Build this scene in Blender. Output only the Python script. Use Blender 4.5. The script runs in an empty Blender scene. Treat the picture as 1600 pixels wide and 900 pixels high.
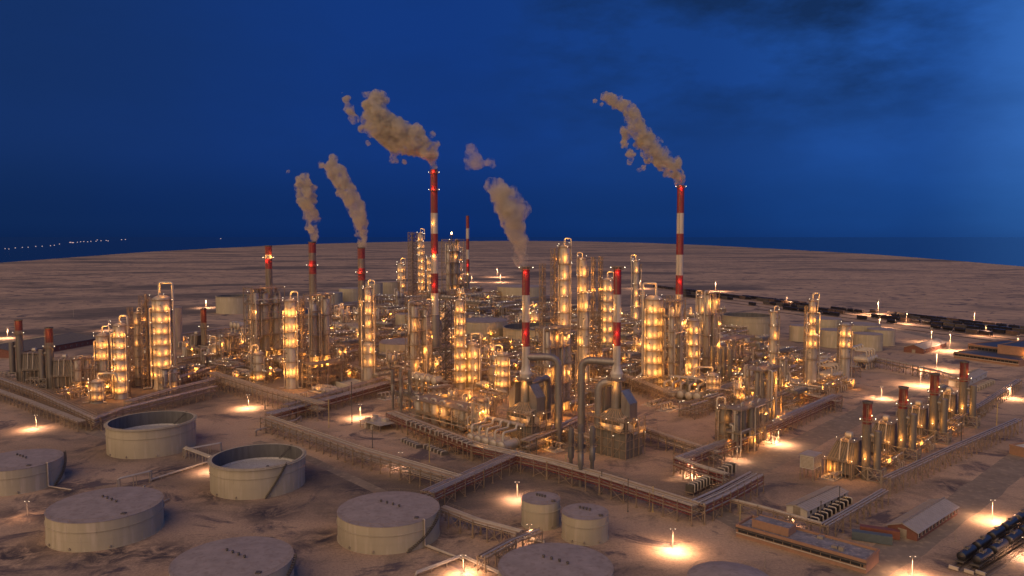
import bpy, math, random
from mathutils import Vector, Matrix, noise
random.seed(7)
R = math.radians
sc = bpy.context.scene
col = sc.collection
H = 100.0; F = 1190.0; YH = 370.0
PITCH = math.atan((450 - YH) / F)
CP, SP = math.cos(PITCH), math.sin(PITCH)

def at(px, py, z=0.0):
    """point of the world at height z that the photograph shows at pixel px, py"""
    u = 450 - py
    d = Vector((px - 800, F * CP + u * SP, -F * SP + u * CP))
    t = (z - H) / d.z
    return Vector((d.x * t, d.y * t, z))

def hz(P, py):
    k = (450 - py) / F
    return H + P.y * (k * CP - SP) / (CP + k * SP)

def mpp(P, z=0.0):
    return (P.y * CP - (z - H) * SP) / F

def topx(P):
    Z = P.z - H
    dep = P.y * CP - Z * SP
    return 800 + F * P.x / dep, 450 - F * (P.y * SP + Z * CP) / dep

# ---------------------------------------------------------------- materials
MATS = {}
def nt(name):
    m = bpy.data.materials.new(name); m.use_nodes = True
    return m, m.node_tree, m.node_tree.nodes['Principled BSDF']

def mat(name, c, rough=.6, metal=0.0, var=.25, scale=.35, streak=False, dirt=None, bump=0.0, seams=0.0):
    m, t, b = nt(name)
    n, L = t.nodes, t.links
    tc = n.new('ShaderNodeTexCoord')
    geo = n.new('ShaderNodeNewGeometry')
    mp = n.new('ShaderNodeMapping')
    if streak: mp.inputs['Scale'].default_value = (1, 1, .12)
    L.new(geo.outputs['Position'], mp.inputs[0])
    ns = n.new('ShaderNodeTexNoise'); ns.inputs['Scale'].default_value = scale
    ns.inputs['Detail'].default_value = 6; ns.inputs['Roughness'].default_value = .65
    L.new(mp.outputs[0], ns.inputs['Vector'])
    mr = n.new('ShaderNodeMapRange'); mr.inputs[1].default_value = .3; mr.inputs[2].default_value = .7
    mr.inputs[3].default_value = 1 - var; mr.inputs[4].default_value = 1 + var
    L.new(ns.outputs[0], mr.inputs[0])
    mx = n.new('ShaderNodeMix'); mx.data_type = 'RGBA'; mx.blend_type = 'MULTIPLY'; mx.inputs[0].default_value = 1
    mx.inputs[6].default_value = (*c, 1)
    L.new(mr.outputs[0], mx.inputs[7])
    out = mx.outputs[2]
    if dirt:
        n2 = n.new('ShaderNodeTexNoise'); n2.inputs['Scale'].default_value = scale * 3.1; n2.inputs['Detail'].default_value = 8
        L.new(mp.outputs[0], n2.inputs['Vector'])
        r2 = n.new('ShaderNodeMapRange'); r2.inputs[1].default_value = .52; r2.inputs[2].default_value = .68; r2.inputs[4].default_value = .8
        L.new(n2.outputs[0], r2.inputs[0])
        m2 = n.new('ShaderNodeMix'); m2.data_type = 'RGBA'
        L.new(r2.outputs[0], m2.inputs[0]); L.new(out, m2.inputs[6]); m2.inputs[7].default_value = (*dirt, 1)
        out = m2.outputs[2]
    if seams:
        wv = n.new('ShaderNodeTexWave'); wv.bands_direction = 'Z'; wv.inputs['Scale'].default_value = seams
        L.new(geo.outputs['Position'], wv.inputs[0])
        r3 = n.new('ShaderNodeMapRange'); r3.inputs[1].default_value = .0; r3.inputs[2].default_value = .06; r3.inputs[3].default_value = .72; r3.inputs[4].default_value = 1
        L.new(wv.outputs['Fac'], r3.inputs[0])
        m3 = n.new('ShaderNodeMix'); m3.data_type = 'RGBA'; m3.blend_type = 'MULTIPLY'; m3.inputs[0].default_value = 1
        L.new(out, m3.inputs[6]); L.new(r3.outputs[0], m3.inputs[7]); out = m3.outputs[2]
    L.new(out, b.inputs['Base Color'])
    b.inputs['Roughness'].default_value = rough; b.inputs['Metallic'].default_value = metal
    if bump:
        bp = n.new('ShaderNodeBump'); bp.inputs['Strength'].default_value = bump; bp.inputs['Distance'].default_value = .1
        L.new(ns.outputs[0], bp.inputs['Height']); L.new(bp.outputs[0], b.inputs['Normal'])
    MATS[name] = m
    return m

def emis(name, c, s):
    m, t, b = nt(name)
    b.inputs['Base Color'].default_value = (*c, 1)
    b.inputs['Emission Color'].default_value = (*c, 1); b.inputs['Emission Strength'].default_value = s
    try: m.cycles.emission_sampling = 'NONE'
    except Exception: pass
    MATS[name] = m
    return m

mat('tank_paint', (.335, .285, .21), .75, 0, .10, .18, True, (.42, .35, .28))
mat('tank_roof', (.255, .21, .20), .8, 0, .18, .22, False, (.20, .155, .14))
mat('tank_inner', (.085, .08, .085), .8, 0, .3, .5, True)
mat('floating_roof', (.36, .34, .33), .7, 0, .15, .6, False, (.2, .17, .15))
mat('cladding', (.38, .33, .285), .48, .3, .14, .5, True, (.33, .27, .21))
mat('cladding_dark', (.165, .14, .12), .55, .2, .2, .5, True, (.17, .13, .10))
mat('duct_steel', (.205, .185, .175), .42, .45, .15, .3, True, (.16, .13, .11))
mat('steel_brown', (.25, .18, .125), .6, .15, .3, .8)
mat('steel_dark', (.10, .085, .075), .6, .3, .3, .8)
mat('steel_grey', (.29, .24, .195), .55, .3, .2, .8)
mat('pipe_grey', (.37, .31, .265), .42, .3, .18, .3)
mat('pipe_pale', (.42, .36, .30), .5, .2, .12, .3)
mat('pipe_rust', (.30, .21, .15), .65, .2, .25, .4)
mat('red_paint', (.15, .028, .024), .55, 0, .2, .6, False, (.2, .05, .04))
mat('stack_red', (.20, .022, .024), .55, 0, .22, .4, True, (.11, .03, .03))
mat('stack_white', (.42, .375, .33), .5, 0, .12, .4, True, (.42, .34, .29))
mat('stack_grey', (.17, .145, .125), .5, .3, .2, .4, True)
mat('refractory', (.13, .11, .095), .85, .05, .25, .6, False, (.13, .10, .085))
mat('heater_red', (.12, .020, .020), .6, 0, .3, .4, True, (.06, .03, .025))
mat('dome_white', (.5, .46, .42), .6, 0, .15, .4)
mat('brick_red', (.15, .06, .045), .85, 0, .2, .7)
mat('shed_roof', (.34, .295, .265), .6, .2, .12, .4, False, (.3, .25, .22))
mat('shed_wall', (.46, .41, .35), .7, 0, .1, .4)
mat('flat_roof', (.16, .15, .17), .85, 0, .45, .25, False, (.36, .30, .28))
mat('plaster_orange', (.27, .15, .10), .8, 0, .12, .5)
mat('blue_roof', (.04, .045, .065), .6, .1, .2, .4)
mat('window_dark', (.03, .03, .035), .2, 0, .1, 1)
mat('concrete', (.36, .31, .27), .85, 0, .15, .5)
mat('car_black', (.028, .026, .03), .38, .3, .3, .4)
mat('car_brown', (.10, .065, .05), .6, .1, .3, .3)
mat('rail_steel', (.14, .11, .10), .5, .6, .2, 1)
mat('sleeper', (.07, .05, .04), .9, 0, .2, 1)
mat('ballast', (.15, .115, .10), .95, 0, .35, 1.5)
mat('mast_yellow', (.40, .30, .12), .6, .1, .15, .6)
mat('container_blue', (.09, .11, .125), .6, .2, .15, .8)
mat('container_red', (.18, .065, .045), .6, .2, .15, .8)
emis('lamp_white', (1, .82, .55), 8)
emis('lamp_amber', (1, .60, .22), 14)
emis('lamp_red', (1, .04, .03), 5)
emis('lamp_head', (1, .75, .5), 3)
emis('flame', (1, .55, .2), 25)
emis('shore_lamp', (.95, .75, .75), .28)
emis('window_lit', (1, .55, .2), 3.5)

# ---------------------------------------------------------------- mesh builder
class MB:
    def __init__(s): s.v = []; s.f = []; s.m = []; s.mi = 0
    def add(s, vs, fs):
        o = len(s.v); s.v += [tuple(v) for v in vs]
        for f in fs: s.f.append(tuple(i + o for i in f)); s.m.append(s.mi)
    def box(s, x0, y0, z0, x1, y1, z1):
        s.add([(x0,y0,z0),(x1,y0,z0),(x1,y1,z0),(x0,y1,z0),(x0,y0,z1),(x1,y0,z1),(x1,y1,z1),(x0,y1,z1)],
              [(0,3,2,1),(4,5,6,7),(0,1,5,4),(1,2,6,5),(2,3,7,6),(3,0,4,7)])
        return s
    def cbox(s, x, y, z, sx, sy, sz): return s.box(x-sx/2, y-sy/2, z, x+sx/2, y+sy/2, z+sz)
    def bar(s, a, b, w):
        a, b = Vector(a), Vector(b); d = (b - a)
        if d.length < 1e-6: return s
        d.normalize(); up = Vector((0,0,1)) if abs(d.z) < .95 else Vector((1,0,0))
        x = d.cross(up).normalized() * w / 2; y = d.cross(x).normalized() * w / 2
        s.add([a-x-y, a+x-y, a+x+y, a-x+y, b-x-y, b+x-y, b+x+y, b-x+y],
              [(0,3,2,1),(4,5,6,7),(0,1,5,4),(1,2,6,5),(2,3,7,6),(3,0,4,7)])
        return s
    def rings(s, rs, n=20, cx=0, cy=0, cap0=True, cap1=True, a0=0.0):
        """lathe round z: rs = [(r, z)...]"""
        o = len(s.v)
        for r, z in rs:
            for i in range(n):
                a = a0 + 2 * math.pi * i / n
                s.v.append((cx + r * math.cos(a), cy + r * math.sin(a), z))
        for k in range(len(rs) - 1):
            for i in range(n):
                j = (i + 1) % n
                s.f.append((o+k*n+i, o+k*n+j, o+(k+1)*n+j, o+(k+1)*n+i)); s.m.append(s.mi)
        if cap0: s.f.append(tuple(o + i for i in reversed(range(n)))); s.m.append(s.mi)
        if cap1: s.f.append(tuple(o + (len(rs)-1)*n + i for i in range(n))); s.m.append(s.mi)
        return s
    def dome(s, r, z, h, n=20, k=4, cx=0, cy=0):
        return [(r * math.cos(math.pi/2*i/k), z + h * math.sin(math.pi/2*i/k)) for i in range(k)] + [(r*.04, z + h)]
    def vessel(s, r, z0, z1, n=16, cx=0, cy=0, hd=.45):
        h = r * hd
        rs = [(r*.04, z0)] + [(r*math.sin(math.pi/2*i/3), z0 + h*(1-math.cos(math.pi/2*i/3))) for i in (1,2)] + [(r, z0+h), (r, z1-h)]
        rs += [(r*math.cos(math.pi/2*i/3), z1-h + h*math.sin(math.pi/2*i/3)) for i in (1,2)] + [(r*.04, z1)]
        return s.rings(rs, n, cx, cy)
    def tube(s, pts, r, n=8, bend=None):
        pts = [Vector(p) for p in pts]
        if bend is None: bend = r * 2.2
        q = [pts[0]]
        for i in range(1, len(pts)-1):
            a, b, c = pts[i-1], pts[i], pts[i+1]
            l1, l2 = (a-b).length, (c-b).length
            k = min(bend, l1*.48, l2*.48)
            p0 = b + (a-b).normalized()*k; p1 = b + (c-b).normalized()*k
            for t in (0, .25, .5, .75, 1): q.append(p0*(1-t)**2 + b*2*t*(1-t) + p1*t*t)
        q.append(pts[-1])
        o = len(s.v); N = len(q); prev = None
        for i, p in enumerate(q):
            d = (q[min(i+1, N-1)] - q[max(i-1, 0)])
            if d.length < 1e-9: d = Vector((0,0,1))
            d.normalize()
            if prev is None:
                up = Vector((0,0,1)) if abs(d.z) < .9 else Vector((1,0,0))
                x = d.cross(up).normalized()
            else:
                x = (prev - d * prev.dot(d))
                if x.length < 1e-6: x = d.cross(Vector((0,0,1)))
                x.normalize()
            prev = x; y = d.cross(x)
            for j in range(n):
                a = 2*math.pi*j/n
                s.v.append(tuple(p + x*r*math.cos(a) + y*r*math.sin(a)))
        for i in range(N-1):
            for j in range(n):
                k = (j+1) % n
                s.f.append((o+i*n+j, o+i*n+k, o+(i+1)*n+k, o+(i+1)*n+j)); s.m.append(s.mi)
        s.f.append(tuple(o+j for j in reversed(range(n)))); s.m.append(s.mi)
        s.f.append(tuple(o+(N-1)*n+j for j in range(n))); s.m.append(s.mi)
        return s
    def drum(s, a, b, r, n=12, hd=.4):
        """horizontal vessel with dished ends"""
        a, b = Vector(a), Vector(b); d = (b-a).normalized(); L = (b-a).length
        up = Vector((0,0,1)) if abs(d.z) < .9 else Vector((1,0,0))
        x = d.cross(up).normalized(); y = d.cross(x); o = len(s.v); h = r*hd
        pr = [(.05, 0), (.6, h*.25), (.88, h*.6), (1, h), (1, L-h), (.88, L-h*.6), (.6, L-h*.25), (.05, L)]
        for k, t in pr:
            for j in range(n):
                an = 2*math.pi*j/n
                s.v.append(tuple(a + d*t + (x*math.cos(an) + y*math.sin(an))*r*k))
        for i in range(len(pr)-1):
            for j in range(n):
                k = (j+1) % n
                s.f.append((o+i*n+j, o+i*n+k, o+(i+1)*n+k, o+(i+1)*n+j)); s.m.append(s.mi)
        s.f.append(tuple(o+j for j in reversed(range(n)))); s.m.append(s.mi)
        s.f.append(tuple(o+(len(pr)-1)*n+j for j in range(n))); s.m.append(s.mi)
        return s
    def annulus(s, r0, r1, z, t=.25, n=20, a0=0, a1=2*math.pi, cx=0, cy=0):
        full = abs(a1 - a0 - 2*math.pi) < 1e-6; o = len(s.v); k = n if full else n+1
        for i in range(k):
            a = a0 + (a1-a0)*i/n; c, q = math.cos(a), math.sin(a)
            for r, zz in ((r0, z), (r1, z), (r1, z+t), (r0, z+t)): s.v.append((cx+r*c, cy+r*q, zz))
        for i in range(n):
            j = (i+1) % k
            for a, b in ((0,1),(1,2),(2,3),(3,0)):
                s.f.append((o+i*4+a, o+i*4+b, o+j*4+b, o+j*4+a)); s.m.append(s.mi)
        return s
    def ringrail(s, r, z, h=1.1, n=14, w=.09, cx=0, cy=0):
        for i in range(n):
            a = 2*math.pi*i/n; b = 2*math.pi*(i+1)/n
            p = (cx+r*math.cos(a), cy+r*math.sin(a)); q = (cx+r*math.cos(b), cy+r*math.sin(b))
            s.bar((*p, z), (*p, z+h), w); s.bar((*p, z+h), (*q, z+h), w); s.bar((*p, z+h*.5), (*q, z+h*.5), w*.7)
        return s
    def rail(s, pts, h=1.1, w=.09, step=2.5):
        for a, b in zip(pts, pts[1:]):
            a, b = Vector(a), Vector(b); n = max(1, round((b-a).length/step)); up = Vector((0,0,h))
            for i in range(n+1): p = a.lerp(b, i/n); s.bar(p, p+up, w)
            s.bar(a+up, b+up, w); s.bar(a+up*.5, b+up*.5, w*.7)
        return s
    def lattice(s, x, y, z0, z1, w, d, leg=.3, step=4.0, br=.16):
        """braced square mast"""
        c = [(x-w/2, y-d/2), (x+w/2, y-d/2), (x+w/2, y+d/2), (x-w/2, y+d/2)]
        for p in c: s.bar((*p, z0), (*p, z1), leg)
        n = max(1, round((z1-z0)/step))
        for k in range(n):
            za, zb = z0+(z1-z0)*k/n, z0+(z1-z0)*(k+1)/n
            for i in range(4):
                p, q = c[i], c[(i+1) % 4]
                s.bar((*p, zb), (*q, zb), br)
                if (k+i) % 2: s.bar((*p, za), (*q, zb), br)
                else: s.bar((*q, za), (*p, zb), br)
        return s
    def mesh(s, name, mats, smooth=True):
        me = bpy.data.meshes.new(name); me.from_pydata(s.v, [], s.f)
        for m in (mats if isinstance(mats, (list, tuple)) else [mats]): me.materials.append(MATS[m])
        if any(s.m): me.polygons.foreach_set('material_index', s.m)
        if smooth:
            me.polygons.foreach_set('use_smooth', [True]*len(me.polygons))
            me.set_sharp_from_angle(angle=R(35))
        me.update()
        return me
    def build(s, name, mats, parent=None, smooth=True):
        if not s.v: return None
        o = bpy.data.objects.new(name, s.mesh(name, mats, smooth)); col.objects.link(o)
        if parent is not None: o.parent = parent
        return o

def tag(o, label=None, cat=None, group=None, kind=None):
    if label: o['label'] = label
    if cat: o['category'] = cat
    if group: o['group'] = group
    if kind: o['kind'] = kind
    return o

THINGS = []
def thing(name, label, cat, P, yaw=0.0, group=None):
    o = bpy.data.objects.new(name, None); col.objects.link(o)
    o.location = P; o.rotation_euler = (0, 0, yaw); o.empty_display_size = 1
    tag(o, label, cat, group); THINGS.append(o)
    return o

def put(name, mesh, parent, loc=(0,0,0), rz=0.0):
    o = bpy.data.objects.new(name, mesh); col.objects.link(o)
    o.parent = parent; o.location = loc; o.rotation_euler = (0,0,rz)
    return o

_KIDS = {}
def kids(o):
    if o.name not in _KIDS: _KIDS[o.name] = list(o.children)
    return _KIDS[o.name]
def dup(root, loc, rz, label=None, group=None, scale=None):
    r = root.copy(); col.objects.link(r); r.location = loc; r.rotation_euler = (0,0,rz)
    if scale: r.scale = scale
    if label: r['label'] = label
    if group: r['group'] = group
    for ch in kids(root):
        c = ch.copy(); col.objects.link(c); c.parent = r
        for g in kids(ch):
            d = g.copy(); col.objects.link(d); d.parent = c
    THINGS.append(r)
    return r

# ---------------------------------------------------------------- lights
LD = {}
NL = [0]
AMBER = (1.0, .40, .07); PEACH = (1.0, .55, .30); REDL = (1.0, .03, .02)
def light(parent, loc, power, c=AMBER, rad=.35):
    k = (round(power, -1 if power > 100 else 0), c, rad)
    if k not in LD:
        l = bpy.data.lights.new('lamp_light', 'POINT'); l.energy = k[0]; l.color = c; l.shadow_soft_size = rad
        LD[k] = l
    o = bpy.data.objects.new('lamp_light', LD[k]); col.objects.link(o)
    o.location = loc; NL[0] += 1
    if parent is not None: o.parent = parent
    return o

_BULB = {}
def spot(parent, loc, power, c=PEACH, rad=.4, ang=165):
    k = ('spot', round(power, -2), c)
    if k not in LD:
        l = bpy.data.lights.new('lamp_light', 'SPOT'); l.energy = k[1]; l.color = c; l.shadow_soft_size = rad; l.spot_size = R(ang); l.spot_blend = 1.0
        LD[k] = l
    o = bpy.data.objects.new('lamp_light', LD[k]); col.objects.link(o); o.location = loc; NL[0] += 1
    if parent is not None: o.parent = parent
    return o
def bulb(parent, loc, r=.35, m='lamp_white'):
    if m not in _BULB: _BULB[m] = MB().vessel(1, -1, 1, 8, hd=.9).mesh('lamp', m)
    r *= .55; o = put('lamp', _BULB[m], parent, loc); o.scale = (r, r, r)
    return o
YA, YB = R(-44), R(46)
AX = Vector((math.cos(YA), math.sin(YA), 0)); BX = Vector((math.cos(YB), math.sin(YB), 0))
# ================================================================ camera, world, sun
cam = bpy.data.cameras.new('camera'); co = bpy.data.objects.new('camera', cam); col.objects.link(co)
co.location = (0, 0, H); co.rotation_euler = (math.pi/2 - PITCH, 0, 0)
cam.sensor_width = 36; cam.lens = F / 1600 * 36; cam.clip_start = 1; cam.clip_end = 300000
sc.camera = co
sc.view_settings.view_transform = 'Standard'; sc.view_settings.look = 'None'
sc.view_settings.exposure = 0.25; sc.view_settings.gamma = 1; sc.view_settings.use_curve_mapping = False
cy = sc.cycles
cy.use_denoising = True
try: cy.denoiser = 'OPENIMAGEDENOISE'
except Exception: pass
cy.use_light_tree = True
cy.max_bounces = 4; cy.diffuse_bounces = 2; cy.glossy_bounces = 2; cy.transmission_bounces = 2; cy.volume_bounces = 3
cy.sample_clamp_indirect = 4; cy.caustics_reflective = False; cy.caustics_refractive = False

w = bpy.data.worlds.new('World'); sc.world = w; w.use_nodes = True
t = w.node_tree; n = t.nodes; L = t.links
bg = n['Background']; bg.inputs[1].default_value = .86
tc = n.new('ShaderNodeTexCoord'); sep = n.new('ShaderNodeSeparateXYZ'); L.new(tc.outputs['Generated'], sep.inputs[0])
def ramp(stops, src, lo, hi):
    mr = n.new('ShaderNodeMapRange'); mr.inputs[1].default_value = lo; mr.inputs[2].default_value = hi
    L.new(src, mr.inputs[0]); cr = n.new('ShaderNodeValToRGB'); cr.color_ramp.interpolation = 'EASE'
    e = cr.color_ramp.elements
    while len(e) < len(stops): e.new(.5)
    for k, (p, c) in enumerate(stops): e[k].position = p; e[k].color = (*c, 1)
    L.new(mr.outputs[0], cr.inputs[0]); return cr.outputs[0]
# horizontal: left dark navy -> right bright blue ; vertical: dark low horizon -> blue
hor = ramp([(0, (.0075,.030,.125)), (.42, (.0065,.038,.20)), (.68, (.009,.050,.23)), (.88, (.015,.080,.33)), (1, (.040,.155,.49))], sep.outputs[0], -.62, .60)
ver = ramp([(0, (.42,.46,.50)), (.12, (.60,.68,.70)), (.4, (.98,.98,1.0)), (1, (1.0,1.0,1.0))], sep.outputs[2], -.02, .33)
mul = n.new('ShaderNodeMix'); mul.data_type = 'RGBA'; mul.blend_type = 'MULTIPLY'; mul.inputs[0].default_value = 1
L.new(hor, mul.inputs[6]); L.new(ver, mul.inputs[7])
mp = n.new('ShaderNodeMapping'); mp.inputs['Scale'].default_value = (2.2, 1.5, 5.5); mp.inputs['Rotation'].default_value = (0, R(-22), 0); mp.inputs['Location'].default_value = (1.3, .2, .15)
L.new(tc.outputs['Generated'], mp.inputs[0])
cn = n.new('ShaderNodeTexNoise'); cn.inputs['Scale'].default_value = 2.1; cn.inputs['Detail'].default_value = 7; cn.inputs['Roughness'].default_value = .58
L.new(mp.outputs[0], cn.inputs['Vector'])
cf = n.new('ShaderNodeMapRange'); cf.inputs[1].default_value = .38; cf.inputs[2].default_value = .60; cf.inputs[3].default_value = 0; cf.inputs[4].default_value = .8
L.new(cn.outputs[0], cf.inputs[0])
def mrange(src, a, b, c=0.0, d=1.0):
    q = n.new('ShaderNodeMapRange'); q.interpolation_type = 'SMOOTHSTEP'
    for i_, v_ in enumerate((a, b, c, d)): q.inputs[i_+1].default_value = v_
    L.new(src, q.inputs[0]); return q.outputs[0]
def mth(op, a, b):
    q = n.new('ShaderNodeMath'); q.operation = op; L.new(a, q.inputs[0])
    if isinstance(b, float): q.inputs[1].default_value = b
    else: L.new(b, q.inputs[1])
    return q.outputs[0]
# the cloud bank stands in the upper right part of the sky
bank = mth('MULTIPLY', mth('MULTIPLY', mrange(sep.outputs[0], -.08, .10), mrange(sep.outputs[0], .60, .42)), mrange(sep.outputs[2], .07, .24))
fac = mth('MULTIPLY', cf.outputs[0], mth('ADD', mth('MULTIPLY', bank, .95), .20))
cm = n.new('ShaderNodeMix'); cm.data_type = 'RGBA'; L.new(fac, cm.inputs[0]); L.new(mul.outputs[2], cm.inputs[6]); cm.inputs[7].default_value = (.0065, .024, .085, 1)
L.new(cm.outputs[2], bg.inputs[0])

def sun(name, az, el, s, c, ang):
    l = bpy.data.lights.new(name, 'SUN'); l.energy = s; l.color = c; l.angle = R(ang)
    o = bpy.data.objects.new(name, l); col.objects.link(o)
    d = -Vector((math.sin(R(az))*math.cos(R(el)), math.cos(R(az))*math.cos(R(el)), math.sin(R(el))))
    o.rotation_euler = d.to_track_quat('-Z', 'Y').to_euler()
# afterglow of the sunset, behind the camera to the left (azimuth from +y, clockwise)
sun('sun', 208, 28, 2.35, (1.0, .68, .37), 85)

# ================================================================ ground, sea
def ground_material():
    m, t, b = nt('sand'); n = t.nodes; L = t.links
    geo = n.new('ShaderNodeNewGeometry')
    def noi(scale, det, sx=1, sy=1, rough=.6, dist=0):
        mp = n.new('ShaderNodeMapping'); mp.inputs['Scale'].default_value = (sx, sy, 1)
        L.new(geo.outputs['Position'], mp.inputs[0])
        q = n.new('ShaderNodeTexNoise'); q.inputs['Scale'].default_value = scale; q.inputs['Detail'].default_value = det
        q.inputs['Roughness'].default_value = rough; q.inputs['Distortion'].default_value = dist
        L.new(mp.outputs[0], q.inputs['Vector']); return q.outputs[0]
    def rng(src, a, b_, c, d):
        q = n.new('ShaderNodeMapRange'); 
        for i, v in enumerate((a, b_, c, d)): q.inputs[i+1].default_value = v
        L.new(src, q.inputs[0]); return q.outputs[0]
    def mix(f, a, b_, mode='MIX'):
        q = n.new('ShaderNodeMix'); q.data_type = 'RGBA'; q.blend_type = mode
        if isinstance(f, float): q.inputs[0].default_value = f
        else: L.new(f, q.inputs[0])
        for i, x in ((6, a), (7, b_)):
            if isinstance(x, tuple): q.inputs[i].default_value = (*x, 1)
            else: L.new(x, q.inputs[i])
        return q.outputs[2]
    base = mix(rng(noi(.012, 6), .35, .65, 0, 1), (.42, .285, .19), (.30, .205, .145))
    base = mix(rng(noi(.042, 8, rough=.7, dist=.6), .50, .62, 0, .75), base, (.18, .13, .095))
    base = mix(rng(noi(.028, 9, rough=.68, dist=1.5), .54, .62, 0, .92), base, (.075, .055, .065))
    # far desert: long dark streaks
    base = mix(rng(noi(.0011, 8, .35, 1.6, .6, .8), .53, .64, 0, .85), base, (.10, .08, .07))
    base = mix(rng(noi(.0030, 9, .6, 1.3, .60, .9), .51, .60, 0, .9), base, (.085, .066, .058))
    # oil stained earth round the tanks
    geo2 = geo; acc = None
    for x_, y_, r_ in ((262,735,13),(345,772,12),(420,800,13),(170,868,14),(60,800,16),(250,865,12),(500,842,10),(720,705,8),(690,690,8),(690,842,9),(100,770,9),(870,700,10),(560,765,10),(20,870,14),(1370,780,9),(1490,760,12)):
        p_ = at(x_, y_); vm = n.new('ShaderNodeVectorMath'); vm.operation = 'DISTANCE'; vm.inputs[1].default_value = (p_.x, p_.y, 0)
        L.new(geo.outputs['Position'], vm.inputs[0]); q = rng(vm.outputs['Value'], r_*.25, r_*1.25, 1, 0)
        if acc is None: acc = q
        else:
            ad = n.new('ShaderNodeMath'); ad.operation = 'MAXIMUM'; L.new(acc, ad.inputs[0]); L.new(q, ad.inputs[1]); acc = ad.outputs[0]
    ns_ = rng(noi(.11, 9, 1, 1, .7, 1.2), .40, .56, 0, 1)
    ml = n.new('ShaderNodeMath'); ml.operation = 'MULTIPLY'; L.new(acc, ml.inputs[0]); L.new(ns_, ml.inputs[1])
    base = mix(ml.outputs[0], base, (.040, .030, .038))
    grain = rng(noi(1.1, 5, rough=.85), .3, .7, .62, 1.38)
    base = mix(1.0, base, grain, 'MULTIPLY')
    L.new(base, b.inputs['Base Color']); b.inputs['Roughness'].default_value = .95
    bp = n.new('ShaderNodeBump'); bp.inputs['Strength'].default_value = .28; bp.inputs['Distance'].default_value = .5
    L.new(noi(.6, 8, rough=.75), bp.inputs['Height']); L.new(bp.outputs[0], b.inputs['Normal'])
    MATS['sand'] = m
ground_material()
edge = [(-420,455),(-200,434),(0,410.5),(115,402),(230,393.5),(345,387.5),(460,382),(580,378.6),(690,377),(800,376.2),(900,377),(1000,379.2),(1100,383),(1235,390),(1373,398),(1490,407),(1600,416.5),(1800,438),(2020,463)]
pts = [at(x, y) for x, y in edge]
me = MB()
back = [Vector((1500, -600, 0)), Vector((-1500, -600, 0))]
poly = pts + back
top_ = [(p.x, p.y, 0) for p in poly]; bot_ = [(p.x, p.y, -2.2) for p in poly]; N_ = len(poly)
me.add(top_ + bot_, [tuple(range(N_))[::-1]] + [(i, (i+1) % N_, N_+(i+1) % N_, N_+i) for i in range(N_)])
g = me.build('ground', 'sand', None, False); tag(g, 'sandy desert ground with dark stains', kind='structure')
m, t2, b2 = nt('sea_water')
b2.inputs['Base Color'].default_value = (.001, .012, .045, 1); b2.inputs['Roughness'].default_value = .22
nn = t2.nodes.new('ShaderNodeTexNoise'); nn.inputs['Scale'].default_value = .02; nn.inputs['Detail'].default_value = 6
gg = t2.nodes.new('ShaderNodeNewGeometry'); t2.links.new(gg.outputs['Position'], nn.inputs['Vector'])
bb = t2.nodes.new('ShaderNodeBump'); bb.inputs['Strength'].default_value = .4; bb.inputs['Distance'].default_value = 2
t2.links.new(nn.outputs[0], bb.inputs['Height']); t2.links.new(bb.outputs[0], b2.inputs['Normal'])
MATS['sea'] = m
s_ = MB(); s_.add([(-200000,-2000,-2.0),(200000,-2000,-2.0),(200000,200000,-2.0),(-200000,200000,-2.0)], [(0,1,2,3)])
tag(s_.build('sea', 'sea', None, False), 'dark blue sea beyond the desert shore', kind='structure')

# far shore with harbour lights
shore = []
lm = MB().cbox(0,0,0,1,1,1).mesh('shore_light', 'shore_lamp', False)
SH = [(8,388.5),(14,389),(24,387.5),(35,386.6),(44,386.4),(56,385),(66,384.8),(79,384),(85,383.3),(93,381.5),(110,379),(114,379.3),(121,378.7),(126,378),(131,377.6),(137,378),(142,377.4),(150,377.2),(152,375.2),(158,376.4),(166,376),(169,376.6),(190,374.8),(196,374.6),(345,373.2)]
for i, (x, y) in enumerate(SH):
    P = at(x, y, 0); k = mpp(P)
    o = bpy.data.objects.new('shore_light', lm); col.objects.link(o)
    o.location = (P.x, P.y, -1.99); big = 2.2 if x == 110 or x == 114 else .85
    o.scale = (k*1.3*big, k*.8, k*.9)
    tag(o, 'tiny pale light on the distant shore across the sea', 'light', 'harbour lights across the sea')

# roads: packed darker tracks
mat('track', (.19, .145, .11), .95, 0, .22, .12, False, (.30, .225, .155))
mat('oil_stain', (.085, .065, .07), .85, 0, .5, .15)
def strip(name, px, wpx, mat_, z, label):
    pp = [at(x, y) for x, y in px]; m_ = MB(); vs = []
    q = []
    for a, b in zip(pp, pp[1:]):
        kk = max(2, int((b-a).length/12))
        q += [a.lerp(b, i/kk) for i in range(kk)]
    q.append(pp[-1])
    for i, p in enumerate(q):
        d = (q[min(i+1, len(q)-1)] - q[max(i-1, 0)]).normalized(); nrm = Vector((-d.y, d.x, 0))
        wv = wpx * (1 + .16 * noise.noise(Vector((i*.7, wpx, 3))))
        vs += [p + nrm*wv/2 + Vector((0,0,z)), p - nrm*wv/2 + Vector((0,0,z))]
    m_.add(vs, [(2*i, 2*i+1, 2*i+3, 2*i+2) for i in range(len(q)-1)])
    o = m_.build(name, mat_, None, False); tag(o, label, kind='structure')
strip('road', [(-40,612),(60,632),(130,668),(240,705)], 8, 'track', .004, 'packed track beside the left pipe rack')
strip('road', [(930,735),(1010,765),(1120,800),(1200,845)], 9, 'track', .004, 'packed service track behind the brick office')
strip('road', [(1095,765),(1200,720),(1330,655),(1420,610)], 15, 'track', .004, 'packed track between the two process rows')
strip('road', [(1330,905),(1410,855),(1500,792),(1620,700)], 13, 'track', .004, 'packed track beside the railway sidings')
strip('road', [(570,915),(520,800),(430,760)], 0.1, 'track', .003, 'faint wheel track')
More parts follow.
